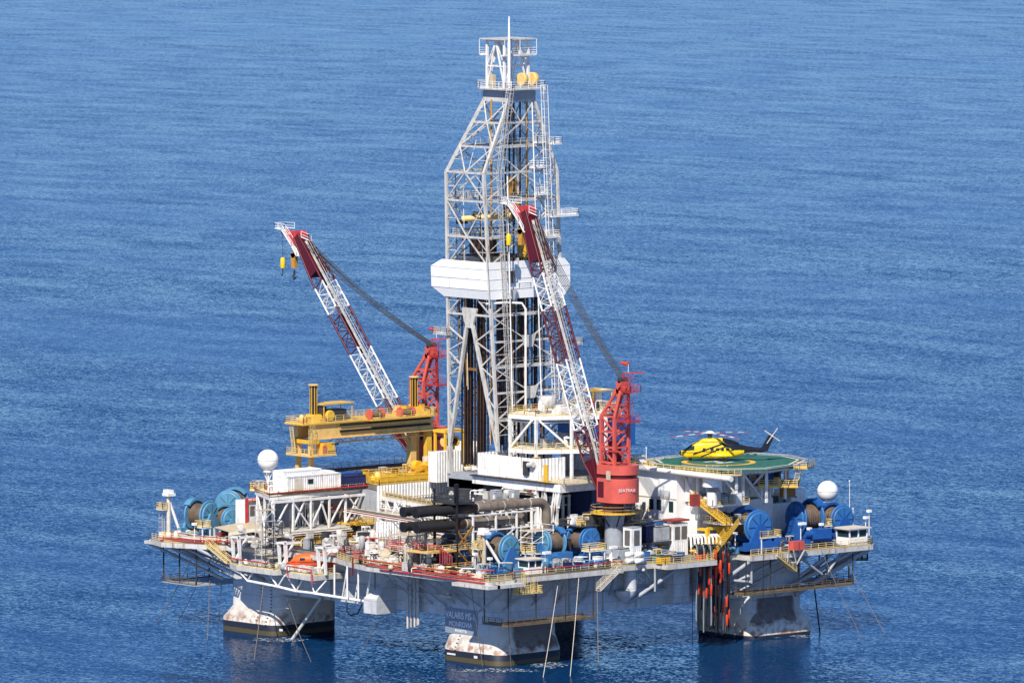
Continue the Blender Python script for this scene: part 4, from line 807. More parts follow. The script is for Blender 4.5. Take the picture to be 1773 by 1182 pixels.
# ------------------------------------------------------------------ winches (built once per paint, then copied)
def winch(name, label, grp, col, flange, loc, rz, s=1., wide=1.5, dome=True):
    t = thing(name, label, 'winch', loc, rz, grp, local=True); t.scale = (s, s, s)
    MB().box((-2.6, -2.9, 0), (2.6, 2.9, .5)).box((-2.6, -2.9, .5), (-2.0, 2.9, 1.2)).box((2.0, -2.9, .5), (2.6, 2.9, 1.2)).build('base_frame', col, t)
    cz = 3.3
    MB().lathe((0, 0, cz), [(1.55, -wide), (1.75, -wide*.6), (1.7, 0), (1.75, wide*.6), (1.55, wide)], 30, 'X').build('rope_drum', 'wire', t)
    q = MB()
    for i in range(9): q.lathe((-wide+.2+i*(2*wide-.4)/8, 0, cz), [(1.76, -.05), (1.83, 0), (1.76, .05)], 26, 'X')
    q.build('rope_wrap', 'wire', t)
    for x in (-wide-.12, wide+.12):
        f = MB().lathe((x, 0, cz), [(2.3, -.13), (2.42, -.1), (2.42, .1), (2.3, .13)], 36, 'X').build('flange', flange, t)
    q = MB(); q.lathe((wide+.4, 0, cz), [(2.1, 0), (2.1, .16), (1.9, .2)], 34, 'X'); q.build('brake_disc', flange, t)
    q = MB()
    for k in range(8): a = k*math.pi/4; q.beam((wide+.66, .4*math.cos(a), cz+.4*math.sin(a)), (wide+.66, 1.9*math.cos(a), cz+1.9*math.sin(a)), .09)
    q.lathe((wide+.55, 0, cz), [(.5, 0), (.5, .3)], 16, 'X'); q.build('spoke_ring', 'teal' if flange == 'sky_blue' else col, t)
    for x in (-wide-.75, wide+.75):
        q = MB(); a, b, c = V(x, -2.1, .5), V(x, 2.1, .5), V(x, 0, cz+.4); w_ = .22
        q.loft([[a-V(w_, 0, 0), b-V(w_, 0, 0), V(x-w_, 1.7, 1.6), V(x-w_, .55, cz+.3), V(x-w_, -.55, cz+.3), V(x-w_, -1.7, 1.6)], [a+V(w_, 0, 0), b+V(w_, 0, 0), V(x+w_, 1.7, 1.6), V(x+w_, .55, cz+.3), V(x+w_, -.55, cz+.3), V(x+w_, -1.7, 1.6)]], sm=False)
        q.build('bearing_plate', col, t)
    if dome: MB().loft([[V(-2.1, y*2.6, cz+z_*2.65) for y, z_ in [(math.cos(math.radians(a)), math.sin(math.radians(a))) for a in range(40, 141, 10)]]+[V(-2.1, y*2.25, cz+z_*2.25) for y, z_ in [(math.cos(math.radians(a)), math.sin(math.radians(a))) for a in range(140, 39, -10)]],
                      [V(-.9, y*2.6, cz+z_*2.65) for y, z_ in [(math.cos(math.radians(a)), math.sin(math.radians(a))) for a in range(40, 141, 10)]]+[V(-.9, y*2.25, cz+z_*2.25) for y, z_ in [(math.cos(math.radians(a)), math.sin(math.radians(a))) for a in range(140, 39, -10)]]], sm=False).build('guard_hood', col, t)
    MB().box((-1.9, 2.1, .5), (1.3, 3.7, 1.9)).lathe((1.3, 2.9, 1.2), [(.55, 0), (.55, 1.2)], 14, 'X').build('gear_motor', col, t)
    return t
SPR = [('blue', 'blue', 'E'), ]
wE = winch('mooring_winch', 'deep blue winch nearest the yellow valve frame on the right corner deck', 'anchor winches on the rig corners', 'deep_blue', 'blue', (*XY(1303, -15)[:2], 16.6), math.radians(-8), 1.26)
dup(wE, (*XY(1354, 6)[:2], 17.4), math.radians(10), 'smaller looking deep blue winch standing behind between the two front winches of the right corner').scale = (1.12,)*3
dup(wE, (*XY(1397, -3)[:2], 16.9), math.radians(-95), 'deep blue winch with wide rope drum and plain disc facing left beside the white cabin').scale = (1.26,)*3
dup(wE, (*XY(1450, 7)[:2], 16.2), math.radians(-5), 'deep blue winch behind the white cabin, below the right radome').scale = (1.1,)*3
wS = winch('mooring_winch', 'bright blue winch by the front corner with tall plain disc', 'anchor winches on the rig corners', 'blue', 'sky_blue', (*XY(868, -44)[:2], 16.1), math.radians(5), 1.1)
dup(wS, (*XY(953, -34)[:2], 16.3), math.radians(-92), 'pale blue winch with its wire drum turned to the viewer beside the grey windowed hood').scale = (1.04,)*3
dup(wS, (*XY(910, -30)[:2], 16.6), math.radians(35), 'pale blue winch tilted cover behind the front pair of winches').scale = (.95,)*3
dup(wS, (*XY(790, -38)[:2], 15.9), math.radians(0), 'shaded blue winch half hidden behind the orange pipe tower').scale = (1.0,)*3
w5 = winch('mooring_winch', 'vivid blue winch in front of the white louvred box', 'anchor winches on the rig corners', 'blue', 'blue', (*XY(1010, -31)[:2], 16.4), math.radians(0), 1.05)
wW = winch('mooring_winch', 'pale blue winch nearest the left tip of the deck', 'anchor winches on the rig corners', 'sky_blue', 'sky_blue', (*XY(346, 11)[:2], 16.4), math.radians(10), 1.12)
dup(wW, (*XY(400, 21)[:2], 17.4), math.radians(-60), 'pale blue winch with slanted cover beside the cream hut').scale = (1.12,)*3
dup(wW, (*XY(392, 11)[:2], 16.0), math.radians(-10), 'teal tinged winch partly under the tan canopy').scale = (1.0,)*3
# ------------------------------------------------------------------ radomes
def radome(px, py, d, zb, label):
    c = at(px, py, d=d); t = thing('radome', label, 'radome', (c.x, c.y, zb)); r = 1.93
    q = MB(); pr = [(max(.02, r*math.sin(math.radians(a))), -r*math.cos(math.radians(a))) for a in range(0, 181, 9)]; q.lathe(c, pr, 36); q.build('shell', 'white_clean', t)
    MB().lathe(c, [(r+.012, -.05), (r+.012, .05)], 36).build('seam', 'tan', t)
    q = MB().lathe((c.x, c.y, 0), [(.9, c.z-r-.25), (.9, c.z-r+.25)], 18); q.tube((c.x, c.y, zb), (c.x, c.y, c.z-r), .3, 12)
    for k in range(4): a = k*math.pi/2+.5; q.tube((c.x+.3*math.cos(a), c.y+.3*math.sin(a), c.z-r-1.6), (c.x+.95*math.cos(a), c.y+.95*math.sin(a), c.z-r), .08)
    q.build('pedestal', 'white', t)
radome(464, 796, 10, 25.1, 'white ball radome on the left gallery beside the white containers'); radome(1433, 850, 16, 15.9, 'white ball radome on a post behind the deep blue winches')
# ------------------------------------------------------------------ containers on the left gallery
def container(x0, y0, z0, lx, ly, h, mt, label, grp=None, base=None, ang=0., det=True):
    t = thing('cargo_container', label, 'container', (x0, y0, z0), ang, grp, local=True)
    q = MB(); q.corrug((0, 0), (lx, 0), .15, h-.15, .5, .06); q.corrug((lx, 0), (lx, ly), .15, h-.15, .5, .06); q.box((.05, .05, .1), (lx-.05, ly-.05, h-.1)); q.build('shell', mt, t)
    q = MB()
    for x in (0, lx):
        for y in (0, ly): q.beam((x, y, 0), (x, y, h), .2)
    for z in (.1, h-.1):
        q.beam((0, 0, z), (lx, 0, z), .2); q.beam((lx, 0, z), (lx, ly, z), .2); q.beam((0, ly, z), (lx, ly, z), .2); q.beam((0, 0, z), (0, ly, z), .2)
    q.build('frame', base or mt, t)
    if det:
        MB().box((lx+.03, ly*.12, .2), (lx+.08, ly*.27, h-.5)).build('door', 'cream', t); MB().box((lx+.03, ly*.38, h*.45), (lx+.08, ly*.48, h*.75)).build('window', 'glass', t)
    return t
c = at(515, 843, d=6); container(-26.9, -33.6, 25.6, 2.6, 12.4, 2.9, 'white', 'long white corrugated container with door and small window at the front', base='white')
MB().box((-27.0, -33.8, 25.1), (-24.2, -21, 25.6)).build('container_skid', 'navy', up_)
container(-31.0, -31.4, 25.1, 3.0, 8.8, 4.0, 'white_clean', 'taller white cabin behind the long container', base='white_clean', det=False); container(-32, -22.4, 25.1, 2.8, 4, 3.2, 'white', 'white box with pipes on its roof below the gantry leg', det=False)
container(-26.9, -20.6, 25.2, 2.8, 5.2, 2.6, 'navy', 'navy container at the end of the white container row', det=False); container(-30.8, -17.6, 25.2, 2.6, 5, 2.6, 'deep_blue', 'second navy container tucked behind the first', det=False)
bits(up_, 30, -36, -27, -33, -24, 25.1, ['white', 'steel', 'rail', 'pipe_red', 'dark', 'red'], 1.7, 31)
o = MB().prism([(-40.5, -28.5), (-37, -32), (-34.6, -30.5), (-38, -27)], 24.9, 25.2).build('look_out', 'rail', up_); MB().rail([(-40.5, -28.5, 25.2), (-37, -32, 25.2), (-34.6, -30.5, 25.2), (-38, -27, 25.2)], closed=True).build('rail', 'rail', o)
for px, py in ((500, 856), (561, 852), (552, 838), (611, 842)): p = at(px, py, z=25.1); MB().tube(p, p+V(0, 0, 2.2), .09).build('lamp_post', 'steel', up_)
# pipe racks, catwalk machine and knuckle crane on the pipe deck
kc = thing('knuckle_crane', 'folded yellow knuckle boom crane lying low on the pipe deck', 'deck crane', (-22, 2, ZP))
p0 = at(722, 806, z=27.2); q = MB()
for a, b, r_ in (((718, 806), (770, 800), .5), ((718, 810), (775, 806), .42), ((735, 812), (775, 830), .4), ((722, 803), (760, 812), .45)): q.tube(at(*a, x=-24), at(*b, x=-23), r_, 10)
q.lathe(at(722, 806, x=-24), [(1.0, -.6), (1.0, .6)], 16, 'X'); q.build('boom', 'mark_yellow', kc); MB().lathe(at(777, 813, x=-22)-V(0, 0, .1), [(.9, -1.1), (.95, 1.1)], 16, 'Y').build('counterweight', 'black', kc)
MB().lathe(at(745, 832, x=-24), [(1.2, -.8), (.9, 2.6)], 14).build('pedestal', 'yellow', kc)
cw = thing('catwalk_machine', 'long yellow pipe catwalk with rails on the pipe deck', 'catwalk', (-24, -8, ZP))
MB().box((-24.8, -14, 26.4), (-21.4, 8, 27.2)).build('trough', 'yellow', cw); q = MB()
for x in (-24.8, -21.4): q.rail([(x, -14, 27.2), (x, 8, 27.2)], r=.06, h=1.2)
q.build('rail', 'yellow', cw); bits(cw, 30, -30, -22, -14, 4, 26.4, ['yellow', 'mark_yellow', 'buff', 'dark', 'steel'], 1.9, 33, 'catwalk_gear')
MB().box((-30.4, 4, 27), (-28.4, 12, 29.4)).build('white_cover', 'white', cw); rnd = random.Random(5)
for j in range(10):
    p = MB().tube((-45+j*1.2, -12, ZP+.3), (-45+j*1.2, 8+rnd.random()*3, ZP+.3), .17, 8).build('casing_pipe', 'exhaust' if j % 3 else 'brown', loc=(-45+j*1.2, -12, ZP+.3)); tag(p, 'rusty casing pipe lying on the pipe deck behind the yellow catwalk', 'pipe', 'casing pipes lying on the pipe deck')
hv = thing('hose_winch', 'yellow frame winch unit beside the derrick foot', 'winch', XY(768, 16, 30)); c = at(768, 765, d=16)
MB().lathe(c, [(.8, -.15), (.9, -.1), (.9, .1), (.8, .15)], 22, 'Y').build('reel_flange', 'buff', hv); MB().lathe(c+V(0, 3.0, 0), [(.8, -.15), (.9, -.1), (.9, .1), (.8, .15)], 22, 'Y').build('reel_flange', 'yellow', hv); MB().lathe(c, [(.6, 0), (.6, 3)], 16, 'Y').build('reel_drum', 'dark', hv)
for ex_, ey_ in ((-1.4, -.8), (1.4, -.8), (-1.4, 3.6), (1.4, 3.6)): MB().beam(c+V(ex_, ey_, -3.9), c+V(ex_, ey_, 2.0), .4).build('frame_post', 'mark_yellow', hv)
MB().box(c+V(-1.7, -1.1, 1.8), c+V(1.7, 3.9, 2.3)).build('frame_top', 'mark_yellow', hv)
bits(hv, 8, c.x-2, c.x+1, c.y-1, c.y+3, c.z-3.9, ['yellow', 'mark_yellow', 'dark', 'buff'], 2.4, 171); MB().box(c-V(3, 2.2, 4.4), c+V(2.6, 4.4, -3.9)).build('platform', 'yellow', hv); MB().rail([c-V(3, 2.2, 3.9), c+V(2.6, -2.2, -3.9), c+V(2.6, 4.4, -3.9)], r=.06).build('rail', 'yellow', hv); MB().tube((c.x, c.y, 26.2), (c.x, c.y, c.z-4.3), 1.2, 12, .8).build('stand', 'yellow', hv)
# ------------------------------------------------------------------ left tip: floodlight post, hut, canopy
def mastpost(px, py0, py1, d, label, bpx, bpy, mt='cream', r=.42):
    b = at(px, py0, d=d); tp = at(px, py1, d=d); t = thing('signal_post', label, 'post', (b.x, b.y, ZD))
    MB().tube((b.x, b.y, ZD), tp, r, 12, r*.9).build('pole', mt, t); e = at(bpx, bpy, d=d+1); MB().tube(tp-V(0, 0, .6), (e.x, e.y, ZD), .28, 10).build('brace', 'white', t)
    MB().box(tp+V(-1.7, -1.6, -2.6), tp+V(.2, .4, -2.35)).build('platform', 'cream', t); MB().rail([tp+V(-1.7, -1.6, -2.3), tp+V(.2, -1.6, -2.3), tp+V(.2, .4, -2.3), tp+V(-1.7, .4, -2.3)], closed=True, step=1).build('rail', 'rail', t)
    q = MB().box(tp+V(-.9, -.8, 0), tp+V(.9, .9, .5)).box(tp+V(-1.1, -.4, .5), tp+V(.6, .7, 1.1)); q.build('lamp_head', 'white', t); q = MB().ladder((b.x-.9, b.y-.5, ZD), tp+V(-.9, -.5, -2.4), (-1, 0, 0), .6); q.build('ladder', 'steel', t); return t
mastpost(292, 936, 858, 12, 'cream pole with railed basket and long white stay at the left tip of the deck', 314, 930)
mastpost(838, 1003, 925, -48, 'rust stained cream pole with white stay in front of the front corner winch', 874, 1000, 'tan')
cn = thing('tan_canopy', 'tan roofed open shelter between the left winches and the cream hut', 'canopy', XY(412, 0, ZD))
rf = [at(371, 912, d=3), at(397, 920, d=-3), at(453, 911, d=-3), at(430, 902, d=4)]
MB().hexa([p-V(0, 0, .12) for p in rf]+rf).build('roof', 'tan', cn); MB().hexa([p+V(0, 0, -.75) for p in (rf[1], rf[2])]+[p+V(-.1, .1, -.75) for p in (rf[2], rf[1])]+[rf[1]-V(0, 0, .13), rf[2]-V(0, 0, .13), rf[2]+V(-.1, .1, -.13), rf[1]+V(-.1, .1, -.13)]).build('fascia', 'cream', cn)
for p in rf[:3]+[rf[1].lerp(rf[2], .5)]: MB().beam((p.x-.2, p.y+.2, ZD), (p.x-.2, p.y+.2, p.z-.2), .26).build('post', 'cream', cn)
a, b = XY(380, 4), XY(440, 4); MB().hexa([(a.x, a.y, ZD), (b.x, b.y, ZD), (b.x-.2, b.y+.2, ZD), (a.x-.2, a.y+.2, ZD), (a.x, a.y, 18.6), (b.x, b.y, 18.9), (b.x-.2, b.y+.2, 18.9), (a.x-.2, a.y+.2, 18.6)]).build('interior_shade', 'dark', cn); bits(cn, 10, b.x-6, b.x-1, b.y-6, b.y-1, ZD, ['dark', 'black', 'steel', 'dark'], 1.8, 141)  # dark sheet stands in for the shade inside the open shelter
k = XY(424, 3); hu = thing('cream_hut', 'cream walled hut with red pipework above the tan shelter', 'hut', (k.x, k.y, ZD)); MB().box((k.x-3, k.y, ZD), (k.x, k.y+5.4, 23.4)).build('wall', 'white', hu); MB().box((k.x-.02, k.y+.9, 20.6), (k.x+.06, k.y+2.1, 22.4)).build('window', 'louvre', hu)
q = MB()
for j_ in range(3): q.tube((k.x+.3, k.y-.4+j_*.25, ZD+1), (k.x+.3, k.y-.4+j_*.25, 23.9), .11); q.tube((k.x+.3, k.y-.4, 23.3+j_*.3), (k.x+.3, k.y+5.6, 23.3+j_*.3), .08)
for j_ in range(5): q.tube((k.x+.3, k.y+j_*1.2, 23.2), (k.x+.3, k.y+j_*1.2, 23.9), .06)
q.build('red_pipework', 'pipe_red', hu)
bits(hull, 20, -51, -45, -43, -35, ZD, ['white', 'steel', 'rail', 'red', 'cream'], 1.5, 41, 'deck_fitting')
# ------------------------------------------------------------------ lifeboats on the lower platform
def lifeboat(x, y, z, ang, label):
    t = thing('lifeboat', label, 'lifeboat', (x, y, z), ang, 'orange enclosed lifeboats', local=True)
    rg = []; L_ = 4.6
    for i in range(13):
        u = -1+2*i/12; wv = 1.55*(1-abs(u)**3.2)**.6+.05; z0 = .25+.7*abs(u)**3; z1 = 2.0
        rg.append([V(u*L_, -wv*.35, z0), V(u*L_, -wv*.9, z0+.5), V(u*L_, -wv, z1*.62), V(u*L_, -wv*.95, z1*.75), V(u*L_, wv*.95, z1*.75), V(u*L_, wv, z1*.62), V(u*L_, wv*.9, z0+.5), V(u*L_, wv*.35, z0)])
    MB().loft(rg).build('hull', 'float', t); rg = []
    for i in range(11):
        u = -1+2*i/10; wv = 1.45*(1-abs(u)**4)**.5+.1; h = 1.45+1.75*(1-abs(u)**4)**.5
        rg.append([V(u*4.1, -wv, 1.45), V(u*4.1, -wv*.92, lerp(1.45, h, .6)), V(u*4.1, -wv*.6, h), V(u*4.1, wv*.6, h), V(u*4.1, wv*.92, lerp(1.45, h, .6)), V(u*4.1, wv, 1.45)])
    MB().loft(rg).build('canopy', 'orange', t)
    q = MB()
    for x0 in (-2.4, -.8, .8, 2.4): MB().box((x0-.35, -1.52, 2.05), (x0+.35, -1.3, 2.5)).build('window', 'glass', t)
    return t
B1 = lifeboat(*XY(551, -17)[:2], zl+.1, math.radians(52), 'bright orange enclosed lifeboat on the lower boat platform behind white posts'); dup(B1, (-1.2, -31.6, ZD-1.2), math.radians(8), 'orange lifeboat half hidden in the dark bay under the yellow walkway').scale = (.7, .8, .8); B1.scale = (1.3, 1.05, .9)
def davit(x, label):
    t = thing('boat_davit', label, 'davit', (x, -40, zl), 0, 'white boat davits')
    for dx in (-.9, .9): MB().hexa([(x+dx-.16, -42.4, zl), (x+dx+.16, -42.4, zl), (x+dx+.16, -42.0, zl), (x+dx-.16, -42.0, zl), (x+dx-.16, -42.9, 17.6), (x+dx+.16, -42.9, 17.6), (x+dx+.16, -42.2, 17.9), (x+dx-.16, -42.2, 17.9)]).build('arm', 'white', t)
    MB().box((x-1.1, -43.0, 17.6), (x-.8, -39, 18.0)).box((x+.8, -43.0, 17.6), (x+1.1, -39, 18.0)).box((x-1.1, -42.9, 17.7), (x+1.1, -42.6, 18.0)).build('head', 'white', t); MB().beam((x, -42.4, 14), (x, -39.8, 17.8), .3).build('stay', 'white', t); q = MB().lathe((x, -41, 19), [(.5, -.6), (.5, .6)], 14, 'X'); q.build('fall_drum', 'steel', t)
davit(-4.6, 'white davit frame at the right end of the boat platform'); davit(-15.4, 'white davit frame at the left end of the bright orange boat'); davit(-28.4, 'white davit frame at the left end of the boat platform')
rb = thing('tan_ramp', 'brown tilted flat panel raised beside the red fire pipes', 'ramp', XY(672, -36, ZD)); MB().hexa([at(654, 962, d=-36), at(670, 966, d=-38), at(690, 942, d=-36), at(676, 941, d=-34), at(653, 960, d=-36), at(669, 964, d=-38), at(690, 940, d=-36), at(675, 939.5, d=-34)]).build('panel', 'tan', rb); p = XY(676, -35.4); MB().tube((p.x, p.y, ZD), at(682, 950, d=-35.4), .14).build('prop', 'steel', rb)
# ------------------------------------------------------------------ exhaust pipes and their rack
ex = thing('exhaust_rack', 'rust stained steel frame carrying the horizontal exhaust pipes', 'pipe rack', (23, -28, ZD))
def exh(pa, pb, ya, yb, zc, x, label, drop):
    t = thing('exhaust_pipe', label, 'exhaust pipe', (x, ya, zc), 0, 'horizontal engine exhaust pipes'); r = .82; ym = lerp(ya, yb, .33)
    MB().tube((x, ya, zc), (x, ym, zc), r, 20).lathe((x, ya, zc), [(r+.12, -.02), (r+.12, .5)], 20, 'Y').build('sooty_end', 'soot', t); MB().lathe((x, ya-.03, zc), [(r-.06, 0), (r-.08, .02)], 20, 'Y').build('mouth', 'black', t)
    MB().tube((x, ym, zc), (x, lerp(ya, yb, .45), zc), r, 20).build('rusty_run', 'brown', t)
    pts = [(x, lerp(ya, yb, .45), zc)]+[(x, yb-1.8*(1-math.sin(k*math.pi/12)), zc-1.8*(1-math.cos(k*math.pi/12))) for k in range(7)]+[(x, yb, zc-drop)]
    MB().path(pts, r, 20).build('pipe', 'exhaust', t); 
    for k in range(5): MB().lathe((x, lerp(ya, yb, .46+.1*k), zc), [(r+.04, -.07), (r+.04, .07)], 20, 'Y').build('joint_band', 'exhaust' if k % 2 else 'steel', t)
xe = 21.6
pa = at(719, 886, x=xe+2.6); pb = at(946, 868, x=xe+2.6)
exh(0, 0, pa.y, pb.y, (pa.z+pb.z)/2-.1, xe+2.6, 'nearer upper exhaust pipe, sooty mouth left and bending down at the right', 8); exh(0, 0, pa.y-.3, pb.y-3, (pa.z+pb.z)/2-.1, xe-.4, 'farther upper exhaust pipe running beside the near one', 4)
zl2 = (pa.z+pb.z)/2-2.75
exh(0, 0, pa.y+.2, pb.y-6, zl2, xe+2.6, 'nearer lower exhaust pipe with black mouth', 5); exh(0, 0, pa.y-.3, pb.y-8, zl2, xe-.4, 'farther lower exhaust pipe with black mouth', 4)
for y in (pa.y+8.4, pa.y+12.2, pa.y+17.6, pa.y+22.5, pa.y+27):
    mt_ = 'soot' if y < pa.y+9 else 'white'
    for x in (xe-1.9, xe+4.1): MB().beam((x, y, ZD), (x, y, (zl2+1.7 if x > xe else zl2+4.0) if y > pa.y+9 else zl2+6.2), .3).build('post', mt_, ex)
    q = MB()
    for dz in (-1.3, 1.5): q.beam((xe-1.9, y, zl2+dz), (xe+4.1, y, zl2+dz), .3)
    q.build('cross_beam', mt_, ex)
q = MB()
for dz in (-1.3, 1.5): q.beam((xe+4.2, pa.y+12, zl2+dz), (xe+4.2, pa.y+27, zl2+dz), .22)
for k in range(3): q.beam((xe+4.2, pa.y+12.2+k*5, zl2-4), (xe+4.2, pa.y+17.2+k*5, zl2-1.3), .14)
q.build('side_beam', 'white', ex); q = MB()
for a_, b_ in (((xe+4.1, pa.y+8.4, 23), (xe+4.1, pa.y+12.2, 18)), ((xe+4.1, pa.y+12.2, ZD), (xe+4.1, pa.y+8.4, 19.4)), ((xe+4.1, pa.y+8.4, 19.6), (xe+4.1, pa.y+12.2, 23.4))): q.beam(a_, b_, .3)
q.build('brace', 'pipe_orange', ex); p = MB().box((xe-2, pa.y+7.8, zl2+3.7), (xe+4.3, pa.y+12.4, zl2+3.95)).build('grating', 'dark', ex); MB().rail([(xe+4.3, pa.y+7.8, zl2+3.9), (xe+4.3, pa.y+12.4, zl2+3.9), (xe-2, pa.y+12.4, zl2+3.9), (xe-2, pa.y+7.8, zl2+3.9)], closed=True, h=1.3).build('rail', 'dark', p); MB().box((xe+3.9, pa.y+7.9, zl2+3.9), (xe+4.4, pa.y+8.6, zl2+7.4)).build('dark_shield', 'black', ex)
o = MB().box((xe-1.6, pa.y+1.5, 19.2), (xe+4.2, pa.y+9, 19.4)).build('orange_deck', 'buff', ex); MB().rail([(xe+4.2, pa.y+1.5, 19.4), (xe+4.2, pa.y+12, 19.4)], r=.05).build('rail', 'buff', o); MB().rail([(xe+4.2, pa.y+1.5, ZD+.1), (xe+4.2, pa.y+12, ZD+.1)], r=.05).build('rail', 'buff', o)
for k in range(6): x = xe+4.6+.3*k; MB().path([(xe-6-1.2*k, pa.y+1+.9*k, 21-.5*k), (x-.4, pa.y+3.6+.3*k, 20.6-.3*k), (x, pa.y+4+.3*k, 20.2-.3*k), (x, pa.y+4+.3*k, ZD+.2)], .085).build('red_pipe', 'pipe_red', ex)
bits(ex, 50, xe-6, xe+4, pa.y, pa.y+16, ZD, ['cream', 'steel', 'pipe_red', 'white', 'dark', 'brown', 'white', 'rail', 'exhaust', 'tan'], 3.6, 51); bits(ex, 40, 4, 18, -38, -24, ZD, ['white', 'pipe_red', 'white', 'steel', 'dark', 'cream', 'rail'], 4.5, 52)
q = MB()
for j in range(13): y = -21+j*1.5; q.tube((17.6, y, ZD), (17.6, y, 26.4), .3)
q.build('white_column', 'white', ex); q = MB()
for z in (19, 22, 24.6, 26.2): q.beam((17.5, -21.5, z), (17.5, -1, z), .22)
q.build('side_beam', 'white', ex); MB().box((0, -20, 24.9), (17.3, -10.4, 26.0)).build('cable_duct', 'dark', ex); bits(ex, 16, 2, 15, -19, -12, 26.0, ['white', 'steel', 'grey', 'pipe_red', 'dark'], 1.6, 151)
# ------------------------------------------------------------------ accommodation block and helideck
ac = thing('accommodation_block', 'white walled living quarters with small square windows under the helideck', 'living quarters', (25, 24, ZD))
MB().box((8, 12, ZD), (29.8, 34, 30.1)).build('wall', 'white_clean', ac); q = MB()
for px, py in ((1128, 872), (1141, 873), (1162, 876.5)):
    p = at(px, py, y=11.95); MB().box((p.x-.55, 11.88, p.z-.95), (p.x+.55, 11.97, p.z+.95)).build('window', 'glass', ac)
MB().beam((8, 11.93, 25.4), (29.8, 11.93, 25.4), .06, .14).build('wall_seam', 'tan', ac); MB().tube((9, 11.2, 30.7), (44.8, 11.4, 30.2), .5, 14).build('roof_pipe', 'white', ac)
MB().box((8, 11.4, 30.1), (38.5, 34, 30.35)).build('roof_edge', 'white', ac)
# lower wings and stepped galleries on the right
MB().box((29.8, 14.5, ZD), (32.8, 33, 24.6)).build('lower_wall', 'white', ac); MB().box((30.0, 13.8, 25.0), (31.8, 34, 29.8)).build('recessed_wall', 'white', ac); MB().box((23, 34, ZD), (31, 43, 23.2)).build('lower_wall', 'white', ac); MB().box((26.5, 39.2, 23.2), (30.9, 42.9, 25.4)).build('lower_wall', 'white', ac)
o = MB().box((31.8, 13.0, 24.5), (38.2, 22, 24.75)).build('gallery', 'white', ac); MB().rail([(31.8, 13.0, 24.75), (38.2, 13.0, 24.75), (38.2, 22, 24.75)]).build('rail', 'rail', o)
o = MB().box((34, 14.5, 21.3), (40.2, 20.5, 21.6)).build('gallery', 'white', ac); MB().rail([(34, 14.5, 21.6), (40.2, 14.5, 21.6), (40.2, 20.5, 21.6)]).build('rail', 'rail', o); bits(ac, 14, 35, 39.5, 15, 20, 21.6, ['dark', 'dark', 'steel', 'black'], 1.7, 61, 'hose_bundle')
for x, y in ((33, 14.2), (36.5, 16.5), (37.6, 21), (36, 27), (34, 31)): MB().beam((x, y, 24.7), (x, y, 30.1), .42).build('post', 'white', ac)
for p, r_ in (((30, 13.4, 30), (33.6, 13.6, 24.8)), ((36.5, 16.5, 30), (37.6, 20.6, 25)), ((36, 27, 25), (37.6, 21, 30))): MB().beam(p, r_, .36).build('brace', 'white', ac)
c = at(1233, 838, x=37.4); MB().lathe((c.x, c.y, 0), [(1.75, 28.2), (1.75, 30.0)], 20).build('white_tank', 'white_clean', ac); MB().lathe((c.x, c.y, 0), [(.95, 24.8), (.95, 27.2)], 16).build('white_tank', 'white', ac); c = at(1203, 855, x=36); MB().box((c.x-.5, c.y-.8, 24.8), (c.x+.5, c.y+.8, 26.9)).build('maroon_cabinet', 'dull_red', ac); MB().box((34.5, 33, 24.8), (36, 35.5, 28)).build('rust_tank', 'pipe_orange', ac)
bits(ac, 34, 31.5, 37, 14, 21, 24.8, ['white', 'steel', 'grey', 'dark', 'yellow', 'white_clean'], 2.6, 62); bits(ac, 16, 25, 30, 35, 41, 23.2, ['dark', 'steel', 'rail', 'brown', 'white'], 1.6, 63)
MB().rail([(8, 11.6, 30.4), (38, 11.6, 30.4)]).build('rail', 'rail', ac); o = MB().box((30, 11.6, 30.35), (42, 15.4, 30.5)).build('gallery', 'steel', ac); MB().rail([(30, 11.6, 30.5), (42, 11.6, 30.5), (43.5, 15, 30.5)], step=1.1).build('rail', 'rail', o)
bits(ac, 14, 9, 20, 12.6, 16, 30.35, ['rail', 'yellow', 'white', 'red', 'steel'], 1.9, 64, 'roof_fitting'); MB().box((24.6, 13.6, 30.4), (28.8, 14.0, 32.4)).build('green_screen', 'green', ac)
def stair(pa, pb, lab, mt='rail', w=1.1):
    t = thing('stairway', lab, 'stairs', pa); MB().stair(pa, pb, w).build('flight', mt, t); d = V(*pb)-V(*pa); sd_ = V(d.y, -d.x, 0).normalized()*w/2
    q = MB()
    for e in (-1, 1): q.rail([V(*pa)+sd_*e, V(*pb)+sd_*e], h=1.1, bars=3, kick=False, step=1.4)
    q.build('handrail', mt, t)
stair((41.0, 14.0, 21.6), (34.2, 11.6, 26.2), 'long yellow stair climbing the white accommodation wall', 'yellow', 1.5); stair((41.6, 9.2, 16.2), (40.6, 16.4, 21.6), 'short yellow stair below the hose gallery', 'yellow', 1.4)
stair(at(1035, 1022, x=43.2), at(1072, 985, x=43.2), 'cream stair hanging outside the deck edge below the white canisters', 'cream', 1.3); stair(at(1375, 988, x=42.6), at(1342, 962, x=43.4), 'steel stair under the right corner deck beside the red box', 'rail', 1.2); stair((-35.8, -43.0, ZD), (-30.4, -42.4, zl), 'buff steps down to the boat platform', 'rail', 1.2)
hd = thing('helideck', 'green octagonal helideck with yellow landing ring and white edge line', 'helideck', (29, 27, 31))
ZH = 31.3
oct_ = [(16.6, 18.2), (22, 14.6), (31.3, 14.2), (39.2, 16.4), (42.4, 22.5), (40.8, 30), (34.8, 38.2), (27.5, 41), (20.2, 39), (14.5, 31)]
MB().prism(oct_, ZH-.5, ZH).build('deck', 'green', hd)
def ringpoly(sc, c=(29, 27)): return [(c[0]+(x-c[0])*sc, c[1]+(y-c[1])*sc) for x, y in oct_]
